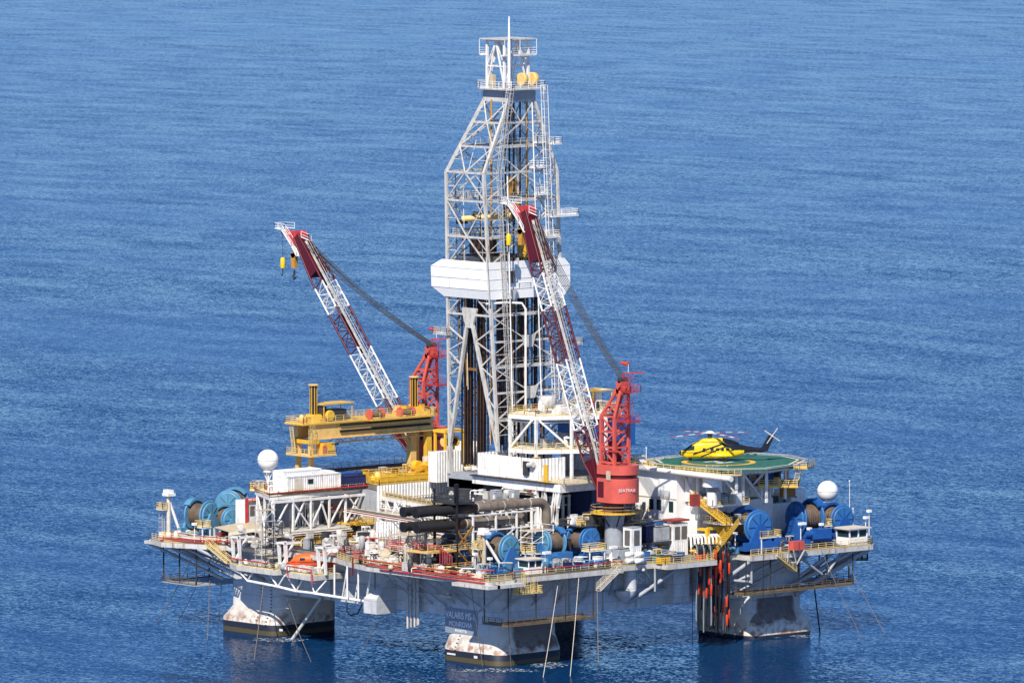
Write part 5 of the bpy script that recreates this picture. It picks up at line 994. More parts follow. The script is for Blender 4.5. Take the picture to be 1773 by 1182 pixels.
def band(outer, inner, z, th=.006):
    n = len(outer); vs = [(x, y, z) for x, y in outer]+[(x, y, z) for x, y in inner]; q = MB(); q._add(vs, [(i, (i+1) % n, (i+1) % n+n, i+n) for i in range(n)]); return q
band(ringpoly(.965), ringpoly(.935), ZH+.008).build('edge_line', 'mark_white', hd)
hc = V(28.3, 23.7, 0); n_ = 64
band([(hc.x+6.75*math.cos(2*math.pi*i/n_), hc.y+6.75*math.sin(2*math.pi*i/n_)) for i in range(n_)], [(hc.x+5.75*math.cos(2*math.pi*i/n_), hc.y+5.75*math.sin(2*math.pi*i/n_)) for i in range(n_)], ZH+.012).build('landing_ring', 'mark_yellow', hd)
q = MB()
for a, b in (((-1.6, -2), (-1.6, 2)), ((1.6, -2), (1.6, 2)), ((-1.6, 0), (1.6, 0))):
    p, r_ = V(hc.x+a[0], hc.y+a[1], ZH+.012), V(hc.x+b[0], hc.y+b[1], ZH+.012); d = (r_-p).normalized(); s_ = V(-d.y, d.x, 0)*.35; q._add([p-s_, r_-s_, r_+s_, p+s_], [(0, 1, 2, 3)])
q.build('landing_mark', 'mark_white', hd); text_part('deck_number', 'MS-1', 2.0, 'mark_white', hd, (33.5, 18.6, ZH+.02), (RT.x, RT.y, 0), (VD.x, VD.y, 0), 1.1, .002)
for k in range(6): p = V(17.8+k*.9, 33+k*1.0, ZH+.014); s_ = V(.72, .8, 0); u_ = V(-.8, .72, 0)*1.4; q = MB(); q._add([p, p+s_*.62, p+s_*.62+u_, p+u_], [(3, 2, 1, 0)]); q._add([p+V(0, 0, .0), p+s_*.62, p+s_*.62+u_, p+u_], [(0, 1, 2, 3)]); q.build('warning_stripe', 'red' if k % 2 else 'mark_white', hd)
q = MB(); ob = ringpoly(1.10)
for i in range(len(oct_)):
    j = (i+1) % len(oct_); a, b, c, d = V(*oct_[i], ZH-.15), V(*oct_[j], ZH-.15), V(*ob[j], ZH+.05), V(*ob[i], ZH+.05)
    q.beam(d, c, .12); n = int((c-d).length/1.0)
    for k in range(n+1): q.beam(a.lerp(b, k/n), d.lerp(c, k/n), .07)
    for k in (.33, .66): q.beam(a.lerp(d, k), b.lerp(c, k), .05)
q.build('safety_net', 'net', hd)
for x, y in ((19, 20), (26, 17), (33, 16.5), (38, 19), (39.5, 25), (37, 32), (32, 37.5), (24, 38)): MB().beam((x, y, 24.7 if x > 29 else 30.2), (x, y, ZH-.5), .4).build('support_post', 'white', hd)
q = MB()
for x, y in ((38, 19), (39.5, 25), (37, 32)): q.beam((x, y, ZH-.8), (x-5, y, 26.4), .3)
q.beam((38.6, 17.6, ZH-.8), (41, 24, ZH-.8), .5); q.beam((41, 24, ZH-.8), (39, 30.6, ZH-.8), .5); q.build('support_brace', 'white', hd)
o = MB().prism([(31, 30.5), (37, 25.5), (42, 30.5), (36.2, 36.5)], 27.2, 27.45).build('lower_gallery', 'yellow', hd); MB().rail([(37, 25.5, 27.45), (42, 30.5, 27.45), (36.2, 36.5, 27.45)], r=.055).build('rail', 'rail', o); o = MB().prism([(40.0, 31.2), (41.8, 33), (39.2, 37.2), (36.8, 36.4)], 30.4, 30.6).build('access_gallery', 'yellow', hd); MB().rail([(40.0, 31.2, 30.6), (41.8, 33, 30.6), (39.2, 37.2, 30.6)], r=.055).build('rail', 'rail', o)
q = MB().stair((41.2, 30.4, 27.4), (39.8, 33, 30.6), .9); q.build('steps', 'rail', hd); bits(hd, 16, 31, 37, 24, 31, 27.4, ['dark', 'dark', 'yellow', 'deep_blue', 'white', 'rail'], 2.6, 66, 'foam_monitor')
# ------------------------------------------------------------------ helicopter, nose to the left, parked on the ring
he = thing('helicopter', 'yellow and black helicopter with red striped white rotor blades parked on the helideck', 'helicopter', (*at(1244, 797, z=ZH+.02)[:2], ZH+.02), TH+math.pi, local=True)
# local x runs to the nose
ST = [(7.15, .02, 1.35, 1.4), (6.9, .3, 1.0, 1.75), (6.3, .62, .72, 2.1), (5.6, .85, .55, 2.5), (4.7, 1.02, .5, 3.15), (3.9, 1.1, .48, 3.45), (2.6, 1.15, .46, 3.55), (1.2, 1.15, .46, 3.62), (-.2, 1.15, .46, 3.68), (-1.4, 1.15, .48, 3.6), (-2.6, 1.1, .6, 3.35), (-3.8, .92, .95, 3.0), (-5, .66, 1.4, 2.7), (-6.4, .46, 1.5, 2.5), (-7.6, .4, 1.45, 2.4), (-8.2, .3, 1.6, 2.4)]
def cat(xs, k):
    for a, b in zip(ST, ST[1:]):
        if b[0] <= xs <= a[0]: t = (a[0]-xs)/(a[0]-b[0]); return lerp(a[k], b[k], t)
    return ST[-1][k]
NX, NA = 320, 180; q = MB(); rings = []
for i in range(NX+1):
    xs = 7.15-(15.35)*i/NX; hw, zb_, zt_ = cat(xs, 1), cat(xs, 2), cat(xs, 3); zc, hh = (zb_+zt_)/2, (zt_-zb_)/2; r_ = []
    for k in range(NA):
        a = 2*math.pi*k/NA; cx_, sx_ = math.cos(a), math.sin(a); r_.append(V(xs, hw*math.copysign(abs(cx_)**.62, cx_), zc+hh*math.copysign(abs(sx_)**.72, sx_)))
    rings.append(r_)
def paint(x, z, y):
    if x > 6.75: return 2
    if x > 4.35 and z > 1.85+max(0, (5.6-x))*.12 and z < 3.0 and (x > 4.75 or abs(y) > .9): return 3
    if x < -4.6: return 2
    if z > 2.35+(x+2.0)*.42 and x < 1.2 and z > 1.95: return 2
    if x < -3.4 and z > 2.1: return 2
    l1 = 1.0+(5.2-x)*.36
    if x < 4.6 and abs(z-l1) < .16 and z < 3.4: return 2
    l2 = .72+(3.3-x)*.42
    if abs(z-l2) < .13 and x < 3.2 and x > -1.2: return 2
    if abs(z-(1.62+.1*math.sin(x*.9))) < .06 and x > .5: return 2
    if 1.85 < z < 2.35 and abs(y) > .8:
        for wx in (2.6, 1.2, .2, -.7, -1.6, -2.5):
            if abs(x-wx) < .27: return 3
    return 1
for i in range(NX):
    for k in range(NA):
        a, b, c, d = rings[i][k], rings[i][(k+1) % NA], rings[i+1][(k+1) % NA], rings[i+1][k]; m = (a+b+c+d)/4; q.k = {1: 0, 2: 1, 3: 2}[paint(m.x, m.z, m.y)]; q._add([a, b, c, d], [(3, 2, 1, 0)], True)
q.k = 0; q.build('fuselage', ['heli_yellow', 'heli_black', 'glass'], he)
fus = bpy.data.objects[he.children[0].name]
MB().loft([[V(x, y*w_, z0+(z1-z0)*h) for y, h in ((-1, 0), (-.8, .8), (-.4, 1), (.4, 1), (.8, .8), (1, 0))] for x, w_, z0, z1 in ((3.9, .5, 3.2, 3.4), (3.0, .85, 3.3, 4.0), (1.2, .95, 3.3, 4.1), (-.8, .95, 3.3, 4.1), (-2.2, .8, 3.1, 3.8), (-3.6, .4, 2.9, 3.2))]).build('engine_cowling', 'heli_yellow', he)
MB().loft([[V(x, y*w_, z0+(z1-z0)*h) for y, h in ((-1, 0), (-.8, .85), (-.4, 1), (.4, 1), (.8, .85), (1, 0))] for x, w_, z0, z1 in ((-.7, .97, 3.2, 4.13), (-2.2, .84, 3.1, 3.86), (-3.7, .44, 2.8, 3.3))]).build('engine_cowling', 'heli_black', he)
for sy in (-1, 1): MB().loft([[V(x, sy*(1.05+r_*math.cos(a)), 1.05+r_*.8*math.sin(a)) for a in [k*math.pi/5 for k in range(10)]] for x, r_ in ((1.6, .05), (1.2, .4), (-.6, .5), (-2.2, .45), (-2.9, .06))]).build('sponson', 'heli_yellow', he)
MB().hexa([(-7.2, -.22, 1.5), (-8.9, -.2, 1.75), (-8.9, .2, 1.75), (-7.2, .22, 1.5), (-9.0, -.14, 4.6), (-10.2, -.12, 4.7), (-10.2, .12, 4.7), (-9.0, .14, 4.6)]).hexa([(-9.2, -.3, 4.2), (-10.2, -.3, 4.3), (-10.2, .3, 4.3), (-9.2, .3, 4.2), (-9.3, -.22, 4.9), (-10.1, -.22, 4.9), (-10.1, .22, 4.9), (-9.3, .22, 4.9)]).build('tail_fin', 'heli_black', he); MB().hexa([(-8.3, -1.9, 2.3), (-9.0, -1.9, 2.3), (-9.0, .1, 2.3), (-8.2, .1, 2.3), (-8.3, -1.9, 2.4), (-9.0, -1.9, 2.4), (-9.0, .1, 2.42), (-8.2, .1, 2.42)]).build('tailplane', 'heli_black', he)
MB().lathe((1.55, 0, 0), [(.45, 4.0), (.35, 4.7), (.62, 4.75), (.62, 5.0)], 18).build('rotor_mast', 'dark', he); MB().lathe((1.55, 0, 0), [(.82, 5.0), (.75, 5.2), (.4, 5.35), (.02, 5.4)], 20).build('hub_cap', 'white_clean', he)
for k, ang in enumerate((12, 102, 192, 282)):
    a = math.radians(ang+22); d = V(math.cos(a), math.sin(a), 0); s_ = V(-d.y, d.x, 0)*.26; c0 = V(1.55, 0, 4.9); q = MB(); N_ = 12
    for i in range(N_):
        u0, u1 = .7+(8.1)*i/N_, .7+(8.1)*(i+1)/N_; z0, z1 = -.35*(u0/8.8)**2+.1, -.35*(u1/8.8)**2+.1; w0 = .5 if i == 0 else 1; p, r_ = c0+d*u0+V(0, 0, z0), c0+d*u1+V(0, 0, z1); q.k = 1 if i % 4 in (2, 3) else 0
        q.hexa([p-s_*w0-V(0, 0, .03), r_-s_-V(0, 0, .03), r_+s_-V(0, 0, .03), p+s_*w0-V(0, 0, .03), p-s_*w0+V(0, 0, .03), r_-s_+V(0, 0, .03), r_+s_+V(0, 0, .03), p+s_*w0+V(0, 0, .03)])
    q.build('rotor_blade', ['mark_white', 'pipe_red'], he)
tc = V(-9.7, .45, 4.55); MB().tube(tc-V(0, .4, 0), tc+V(0, .1, 0), .22, 12).build('tail_hub', 'steel', he)
for k in range(4): a = math.radians(35+90*k); d = V(math.cos(a), 0, math.sin(a)); s_ = V(-d.z, 0, d.x)*.10; MB().hexa([tc+d*.2-s_-V(0, .02, 0), tc+d*1.7-s_-V(0, .02, 0), tc+d*1.7+s_-V(0, .02, 0), tc+d*.2+s_-V(0, .02, 0), tc+d*.2-s_+V(0, .02, 0), tc+d*1.7-s_+V(0, .02, 0), tc+d*1.7+s_+V(0, .02, 0), tc+d*.2+s_+V(0, .02, 0)]).build('tail_blade', 'net', he)
for x, y in ((5.1, -.22), (5.1, .22), (-1.3, -1.5), (-1.3, 1.5)): w_ = MB().lathe((x, y, .34), [(.3, -.13), (.34, -.1), (.34, .1), (.3, .13)], 16, 'Y').build('wheel', 'black', he); MB().tube((x, y, .34), (x, y*.7, 1.0), .07).build('strut', 'white', w_)
text_part('registration', 'VH-', .5, 'heli_black', he, (.6, 1.19, 1.25), (-1, 0, 0), (0, 0, 1), 1.1)
# ------------------------------------------------------------------ vents, cabins, canisters and boxes on the right-front deck
def ventbox(px, py0, py1, d, wx, wy, lab, louv):
    b = XY(px, d); z0, z1 = ZD, at(px, py1, d=d).z; t = thing('vent_housing', lab, 'vent housing', (b.x, b.y, ZD)); x0, y0 = b.x-wx, b.y-wy/2
    MB().box((x0, y0, z0), (b.x, y0+wy, z1)).build('box', 'white', t); MB().box((x0-.06, y0-.06, z1), (b.x+.06, y0+wy+.06, z1+.08)).build('lid', 'grey', t)
    q = MB(); q.corrug((b.x+.03, y0+.05), (b.x+.03, y0+wy-.05), z0, z0+(z1-z0)*.42, .4, .05); q.build('ribbed_panel', 'white', t)
    for a, c in louv: MB().box((b.x+.01, y0+wy*a, z0+(z1-z0)*.5), (b.x+.05, y0+wy*c, z1-.5)).build('louvre', 'louvre', t)
    MB().box((x0+wx*.2, y0-.05, z0+(z1-z0)*.5), (x0+wx*.8, y0-.01, z1-.5)).build('louvre', 'louvre', t); return t
ventbox(1016, 960, 895, -27, 2.4, 5.0, 'white louvred housing with three dark grilles behind the vivid blue winch', ((.06, .3), (.36, .62), (.68, .94))); ventbox(1103, 985, 913, -33, 2.2, 2.4, 'narrow grey white housing with one dark grille left of the blue containers', ((.25, .8),)); ventbox(1180, 970, 906, -19, 2.6, 3.6, 'white housing with two dark grilles beside the hanging hoses', ((.1, .44), (.56, .92)))
MB().box((*(XY(1180, -19)-V(2.7, 1.9, 0))[:2], 21.95), (*(XY(1180, -19)+V(.2, 2.0, 0))[:2], 22.3)).build('red_roof_rack', 'dull_red', bpy.data.objects['vent_housing.002'])
def wcabin(px, d, lab, ang):
    b = XY(px, d); t = thing('winch_cabin', lab, 'control cabin', (b.x, b.y, ZD+.1), ang, 'white winch control cabins', local=True)
    MB().box((-1.4, -1.6, 0), (1.4, 1.6, 1.2)).box((-1.4, -1.6, 2.3), (1.4, 1.6, 2.5)).build('wall', 'white_clean', t); MB().box((-1.8, -2.0, 2.5), (1.8, 2.0, 2.68)).build('roof', 'cream', t); MB().box((-1.3, -1.5, 1.2), (1.3, 1.5, 2.3)).build('window', 'glass', t); q = MB()
    for x in (-1.35, 1.35):
        for y in (-1.55, 0, 1.55): MB().beam((x, y, 1.2), (x, y, 2.3), .16).build('window_post', 'white_clean', t)
    return t
w1 = wcabin(918, -50, 'small white control cabin with cream roof at the front deck edge', math.radians(0)); p = XY(1478, -1); dup(w1, (p.x, p.y, ZD+.1), 0, 'small white control cabin at the far right tip beside the deep blue winch').scale = (1.25, 1.4, 1.15)
for i in range(4):
    p = XY(1091+(i % 2)*17, -35.6); z = ZD+.75+(i//2)*1.15; t = thing('raft_canister', f'white life raft canister, {"upper" if i > 1 else "lower"} {"right" if i % 2 else "left"} one of the stack below the narrow vent housing', 'life raft', (p.x, p.y, z), 0, 'white life raft canisters'); MB().lathe((p.x, p.y, z), [(.3, -.85), (.5, -.75), (.5, .75), (.3, .85)], 16, 'Y').build('canister', 'white_clean', t); MB().lathe((p.x, p.y, z), [(.51, -.05), (.51, .05)], 16, 'Y').build('band', 'steel', t)
def bluebox(px, py, d, sx, sy, h, mt, lab, z=ZD):
    b = XY(px, d); t = thing('equipment_box', lab, 'equipment box', (b.x, b.y, z)); MB().box((b.x-sx/2, b.y-sy/2, z), (b.x+sx/2, b.y+sy/2, z+h)).build('body', mt, t); q = MB()
    for k in range(4): q.box((b.x+sx/2, b.y-sy/2+sy*(k+.08)/4, z+.2), (b.x+sx/2+.05, b.y-sy/2+sy*(k+.92)/4, z+h-.25))
    q.build('door_panel', mt, t); MB().box((b.x-sx/2-.05, b.y-sy/2-.05, z+h), (b.x+sx/2+.05, b.y+sy/2+.05, z+h+.1)).build('lid', 'dark' if mt != 'white' else 'steel', t); q = MB()
    for e in (-1, 1): q.beam((b.x+e*sx*.45, b.y-sy/2, z+h+.15), (b.x+e*sx*.45, b.y+sy/2, z+h+.15), .12)
    q.build('lift_bar', 'steel', t); return t
bluebox(1125, 915, -18, 3, 6, 2.6, 'blue', 'long blue box under the white accommodation wall', 19.3); bluebox(1120, 930, -21, 2.6, 2.6, 2.8, 'navy', 'navy box left of the grey cabinet on the raised skid', 18.6); bluebox(1140, 930, -20, 2.6, 3.4, 2.6, 'grey', 'grey panelled cabinet between the navy and blue boxes', 18.6); bluebox(1158, 925, -17, 2.6, 2.2, 2.8, 'blue', 'blue box right of the grey cabinet', 18.6); bluebox(1140, 965, -30, 1.6, 2, 1.2, 'teal', 'small teal box on the deck below the grey cabinet'); bluebox(1168, 972, -30, 2.2, 2.6, 1.1, 'navy', 'low navy box by the yellow rail'); bluebox(1155, 968, -28, 2, 3, 1.5, 'steel', 'low grey box behind the navy one'); bluebox(1215, 905, -12, 2.2, 2.6, 2.2, 'sky_blue', 'pale blue box behind the white pipe bends', 18.4); bluebox(1075, 960, -34, 2, 2.4, 2.8, 'grey', 'grey cabinet at the foot of the near crane pedestal')
sk_ = thing('box_skid', 'dark raised steel skid under the blue and grey boxes', 'skid', XY(1140, -20, ZD)); b = XY(1140, -20); MB().box((b.x-3, b.y-6, 18.2), (b.x+1.6, b.y+5.5, 18.6)).build('deck', 'dark', sk_)
for dy in (-5.6, -1.5, 2.4, 5.2): MB().beam((b.x+1.3, b.y+dy, ZD), (b.x+1.3, b.y+dy, 18.2), .3).build('post', 'dark', sk_)
bits(sk_, 26, b.x-4, b.x+3, b.y-6, b.y+6, ZD, ['dark', 'steel', 'black', 'blue', 'white'], 1.5, 71)
o = thing('yellow_pallet', 'bright yellow slatted crate by the rail left of the hoses', 'crate', at(1153, 975, x=43)); c = at(1153, 976, x=43); q = MB()
for k in range(4): q.box((c.x-1.4, c.y-1.1, ZD+.1+k*.3), (c.x, c.y+1.1, ZD+.3+k*.3))
q.build('slats', 'mark_yellow', o); MB().box((c.x-1.3, c.y-1, ZD+.05), (c.x-.1, c.y+1, ZD+1.2)).build('core', 'yellow', o)
# valve manifold, yellow frame and white bends near the hoses
vm = thing('hose_manifold', 'yellow frame and white goose-neck pipes above the hanging hoses', 'manifold', XY(1240, -18, ZD)); b = XY(1258, -14)
for dy in (-5, -2.2, .8, 3): MB().beam((b.x+.6, b.y+dy, ZD), (b.x+.6, b.y+dy, 20.6), .6).beam((b.x-1.8, b.y+dy, 20.3), (b.x+.6, b.y+dy, 20.3), .5).build('frame_post', 'mark_yellow', vm)
for z in (17.4, 19, 20.5): MB().beam((b.x+.7, b.y-5.2, z), (b.x+.7, b.y+3.2, z), .5).build('frame_beam', 'mark_yellow', vm)
for i in range(9): p = XY(1196+i*6.4, -18); MB().path([(p.x-3, p.y-.6, 19.2), (p.x-.6, p.y, 19.4), (p.x+.2, p.y, 19.0), (p.x+.5, p.y, ZD+.4)], .2).build('goose_neck', 'white', vm)
bits(vm, 18, b.x-2, b.x+2, b.y-9, b.y+2, ZD, ['sky_blue', 'white', 'rail', 'mark_yellow', 'steel'], 2.2, 72)
# hanging hoses with orange floats: each its own
rnd = random.Random(8); hx = 41.6; fl = 0
for i in range(20):
    px = 1206+i*2.9; top = at(px, 950, x=hx+rnd.uniform(-.6, 1.0)); ln = 14.6+rnd.uniform(-1.2, .6) if i % 3 else 10+rnd.uniform(0, 3); m = 'hose' if i % 4 else 'hose_grey'
    if i % 5 == 2: m = 'hose'
    t = thing('hanging_hose', 'black loading hose with orange floats hanging over the rail by the right leg' if m == 'hose' else 'grey loading hose hanging between the black ones by the right leg', 'hose', top, 0, 'loading hoses hanging over the rail')
    j = rnd.uniform(-.35, .35); pts = [top+V(-1.2, 0, .1), top+V(-.6, 0, .75), top+V(0, 0, .6), top+V(.25, 0, -.3), top+V(.25, j*.3, -ln*.4), top+V(.2, j, -ln*.8), top+V(.2, j*.8, -ln)]
    if i in (5, 9, 13): pts += [top+V(.3, j+.8, -ln-.8), top+V(.3, j+1.9, -ln-.3), top+V(.2, j+2.3, -ln*.7)]
    MB().path(pts, .15 if m == 'hose' else .13, 8).build('hose', m, t)
    for k in range(rnd.choice((1, 1, 2, 2))):
        u = rnd.uniform(.06, .95); c = top+V(.25, j*u, -ln*u); MB().lathe(c, [(.15, -1.0), (.23, -.85), (.23, .85), (.15, 1.0)], 12).build('float', 'float', t)
# ------------------------------------------------------------------ lines to the water, foam
def line(px0, py0, d0, px1, py1, lab, r=.06, mt='rope', dz=-.2):
    a = at(px0, py0, d=d0); b = at(px1, py1, z=dz); m = a.lerp(b, .5)-V(0, 0, (a-b).length*.02); o = MB().path([a, a.lerp(m, .5)-V(0, 0, .05), m, m.lerp(b, .5)-V(0, 0, .05), b], r, 6).build('mooring_line', mt, loc=tuple(a)); tag(o, lab, 'mooring line', 'lines running from the deck down to the water')
for a in ((333, 965, 8, 272, 1078, 'outermost line slanting left from the left corner deck'), (345, 1003, 6, 308, 1076, 'second line slanting left under the left corner'), (363, 1003, 5, 359, 1110, 'near upright line left of the left leg'), (384, 1006, 5, 377, 1084, 'thin upright line touching the left leg'), (457, 1000, -12, 440, 1143, 'line crossing the left leg beside its draft marks', .085), (497, 1035, -14, 540, 1148, 'pale line slanting right from the left leg'), (650, 1075, -42, 624, 1138, 'thin line left of the front leg'),
          (815, 1010, -56, 836, 1155, 'dark line down the front leg by the ship name'), (880, 1075, -56, 885, 1156, 'short line over the front leg'), (969, 990, -47, 940, 1174, 'pale taut line slanting left past the front leg', .06, 'cream'), (1003, 990, -46, 987, 1172, 'pale taut line right of the front leg', .06, 'cream'), (1034, 1020, -45, 1036, 1150, 'upright pale line below the hanging stair', .085),
          (1199, 985, -30, 1199, 1108, 'dark upright line left of the hanging hoses'), (1322, 955, -32, 1321, 1104, 'upright line before the right leg'), (1422, 952, -10, 1492, 1105, 'line slanting right from the right corner'), (1456, 950, -3, 1534, 1100, 'outermost line slanting right from the right corner'), (1410, 1015, 2, 1420, 1096, 'chain dark line beside the right leg', .14, 'black'), (1370, 1018, -8, 1394, 1098, 'pale leaking line over the right leg', .1, 'steel')): line(*a)
m = bpy.data.materials.new('foam'); m.use_nodes = True; n = m.node_tree; b_ = n.nodes['Principled BSDF']; b_.inputs['Base Color'].default_value = (.8, .84, .87, 1); b_.inputs['Roughness'].default_value = .8
tn = n.nodes.new('ShaderNodeTexNoise'); tn.inputs['Scale'].default_value = 1.3; tn.inputs['Detail'].default_value = 8; tn.inputs['Roughness'].default_value = .7; ge = n.nodes.new('ShaderNodeNewGeometry'); n.links.new(ge.outputs['Position'], tn.inputs['Vector'])
rg = n.nodes.new('ShaderNodeMapRange'); rg.inputs['From Min'].default_value = .52; rg.inputs['From Max'].default_value = .62; n.links.new(tn.outputs[0], rg.inputs[0]); n.links.new(rg.outputs[0], b_.inputs['Alpha']); MATS['foam'] = m
def foam(px, py, rx, ry, lab):
    c = at(px, py, z=0); o = MB(); R_ = random.Random(px); pts = []
    for i in range(26): a = 2*math.pi*i/26; k = 1+R_.uniform(-.3, .3); p = c+RT*(rx*math.cos(a)*k)+VD*(ry*math.sin(a)*k); pts.append((p.x, p.y, .02))
    o._add(pts, [list(range(26))]); q = o.build('sea_foam', 'foam', loc=(c.x, c.y, 0)); tag(q, lab, 'foam', kind='stuff')
foam(948, 1150, 3.4, 4.5, 'white splash foam beside the front leg'); foam(1392, 1101, 1.6, 2.4, 'white splash foam under the leaking line at the right leg'); foam(480, 1107, 5, 3, 'thin foam at the foot of the left leg'); foam(860, 1160, 7, 3, 'thin foam along the front leg'); foam(1310, 1100, 7, 3, 'thin foam along the right leg')
# ------------------------------------------------------------------ small deck furniture along the edges
def lamp(px, d, h, lab, z=ZD, double=False):
    b = XY(px, d); t = thing('floodlight_post', lab, 'floodlight', (b.x, b.y, z)); MB().tube((b.x, b.y, z), (b.x, b.y, z+h), .09).build('post', 'white', t)
    q = MB(); q.box((b.x-.1, b.y-.6, z+h), (b.x+.6, b.y+.1, z+h+.45))
    if double: q.box((b.x-.1, b.y+.2, z+h), (b.x+.6, b.y+.9, z+h+.45))
    q.build('lamp_head', 'white_clean', t)
for a in ((822, -49, 3.2, 'floodlight post left of the front cream pole'), (848, -51, 2.6, 'floodlight between the cream pole and its stay'), (944, -49, 3.4, 'twin floodlight right of the front cabin', ZD, True), (1060, -38, 3.2, 'twin floodlight at the grey cabinet', ZD, True), (1275, -18, 3.6, 'curved lamp post at the left of the right corner deck'), (1301, -16, 4.0, 'lamp post before the deep blue winch'), (1389, -9, 4.4, 'twin lamp on a post beside the red box', ZD, True), (1404, -6, 3.2, 'lamp post before the wide deep blue drum'), (1425, -4, 3.8, 'T shaped lamp post near the white cabin'), (1434, 0, 3.6, 'short lamp post left of the white cabin'), (1508, 2, 5.6, 'lamp on a slim post at the extreme right tip'), (1502, 2, 4.4, 'ball topped post at the right tip'), (334, 4, 3.0, 'lamp post before the left winches'), (414, -2, 3.2, 'lamp post at the tan shelter')): lamp(*a)
for px, py0, py1, d, lab in ((1471, 910, 832, 12, 'tall thin whip antenna at the right corner'), (1477, 905, 880, 12, 'shorter whip antenna at the right corner'), (1119, 800, 775, 6, 'thin white mast with lamp left of the helideck'), (606, 760, 730, 30, 'slim aerial by the gantry stack')):
    a, b = at(px, py0, d=d), at(px, py1, d=d); o = MB().tube((a.x, a.y, a.z-8 if px > 1400 else a.z-1), b, .1, 6, .05).cbox(b, (.18, .18, .3)).build('antenna', 'white_clean', loc=tuple(a)); tag(o, lab, 'antenna')
t = thing('red_locker', 'red double door locker on a bracket outside the right corner rail', 'locker', at(1378, 950, x=44.2)); a = at(1368, 952, x=44.3); b = at(1387, 935, x=44.3); MB().box((43.9, a.y, a.z), (45.2, b.y, b.z)).build('cabinet', 'red', t); q = MB()
for y in (a.y, b.y): q.beam((45.2, y, a.z), (44.6, lerp(a.y, b.y, .5), a.z-2.6), .2); q.beam((43.9, y, a.z), (43.7, y, a.z-2.2), .16)
q.beam((44.6, a.y, a.z-2.2), (44.6, b.y, a.z-2.2), .18); q.build('bracket', 'steel', t); MB().box((45.2, (a.y+b.y)/2-.04, a.z+.1), (45.24, (a.y+b.y)/2+.04, b.z-.1)).build('door_seam', 'maroon', t)
def minideck(px0, px1, d, z, lab):
    a, b = XY(px0, d), XY(px1, d); t = thing('access_stage', lab, 'platform', (a.x, a.y, ZD)); y0, y1 = a.y, b.y; x = (a.x+b.x)/2; o = MB().box((x-1.6, y0, z-.2), (x+.6, y1, z)).build('deck', 'white', t); MB().rail([(x+.6, y0, z), (x+.6, y1, z), (x-1.6, y1, z), (x-1.6, y0, z)], closed=True, r=.05).build('rail', 'rail', o)
    for y in (y0+.2, y1-.2): MB().beam((x+.4, y, ZD), (x+.4, y, z-.2), .18).build('post', 'white', t)
minideck(1006, 1058, -36, 18.6, 'small railed stage in front of the vivid blue winch'); minideck(1302, 1366, -16, 18.9, 'white railed stage in front of the right corner winches'); minideck(1420, 1446, -3, 19.6, 'yellow railed stage beside the right cabin'); minideck(338, 366, 4, 18.6, 'cream railed stage below the left winch'); minideck(898, 932, -42, 18.8, 'railed stage on the roof level of the front cabin')
t = thing('hanging_basket', 'small white railed basket hung on the hull left of the front leg', 'platform', at(775, 1028, y=-39)); a = at(764, 1030, y=-39); MB().box((a.x, -39.6, a.z-.2), (a.x+3.2, -38, a.z)).build('floor', 'cream', t); MB().rail([(a.x, -38, a.z), (a.x, -39.6, a.z), (a.x+3.2, -39.6, a.z), (a.x+3.2, -38, a.z)], step=1.1).build('rail', 'cream', t); MB().beam((a.x+.2, -38, a.z), (a.x+.2, -36.6, a.z), .15).build('bracket', 'steel', t)
t = thing('ladder_stage', 'yellow railed stage hanging under the front deck edge', 'platform', at(915, 1030, x=43.4)); a = at(893, 1027, x=43.4); b = at(933, 1024, x=43.4); MB().box((42.4, a.y, a.z-.2), (44.4, b.y, a.z)).build('floor', 'rail', t); MB().rail([(44.4, a.y, a.z), (44.4, b.y, a.z), (42.4, b.y, a.z), (42.4, a.y, a.z)], closed=True, step=1.2, r=.055).build('rail', 'rail', t); MB().ladder((44.4, a.y+.8, a.z), (44.4, a.y+.8, 17.2), (1, 0, 0), .7).ladder((44.4, a.y+3, a.z), (44.4, a.y+3, 15.8), (1, 0, 0), .7).build('ladder', 'rail', t)
t = thing('corner_cage', 'dark railed walkway cage under the extreme right tip', 'platform', at(1490, 965, d=2)); a = at(1470, 967, d=4); b = XY(1505, 4); MB().prism([(a.x, a.y), (a.x+1.4, a.y-1.2), (b.x+1.4, b.y-1.2), (b.x, b.y)], a.z-.15, a.z).build('floor', 'brown', t); q = MB().rail([(a.x, a.y, a.z), (a.x+1.4, a.y-1.2, a.z), (b.x+1.4, b.y-1.2, a.z), (b.x, b.y, a.z)], closed=True, step=1.3); q.build('rail', 'brown', t); q = MB()
for k in range(5): p = V(a.x, a.y, 0).lerp(V(b.x, b.y, 0), k/4); q.beam((p.x+.6, p.y-.6, a.z), (p.x+.6, p.y-.6, 15.1), .1)
q.build('hanger', 'dark', t)
# loose gear that fills the decks
def gear(lab, x0, x1, y0, y1, z, mts, n, seed, h=2., name='deck_gear', cat_='deck machinery'):
    t = thing(name, lab, cat_, ((x0+x1)/2, (y0+y1)/2, z)); MB().box((x0, y0, z), (x1, y1, z+.12)).build('skid', 'dark', t); bits(t, n, x0, x1-1, y0, y1-1, z+.12, mts, h, seed)
gear('pump skid with blue bases between the front corner winches', 30, 39, -40, -30, ZD, ['blue', 'sky_blue', 'blue', 'steel', 'dark', 'cream'], 34, 81, 1.7); gear('grey and blue machinery before the vivid blue winch', 33, 41, -27, -13, ZD, ['blue', 'sky_blue', 'steel', 'white', 'dark', 'navy'], 40, 82, 1.8); gear('white and black pipework under the near crane platform', 22, 31, -16, 2, ZD, ['white', 'dark', 'steel', 'rail', 'grey', 'white'], 44, 83, 4.2); gear('yellow valves and frames round the foot of the near crane', 27, 33, -14, 0, 22.4, ['yellow', 'rail', 'dark', 'white'], 22, 84, 1.8)
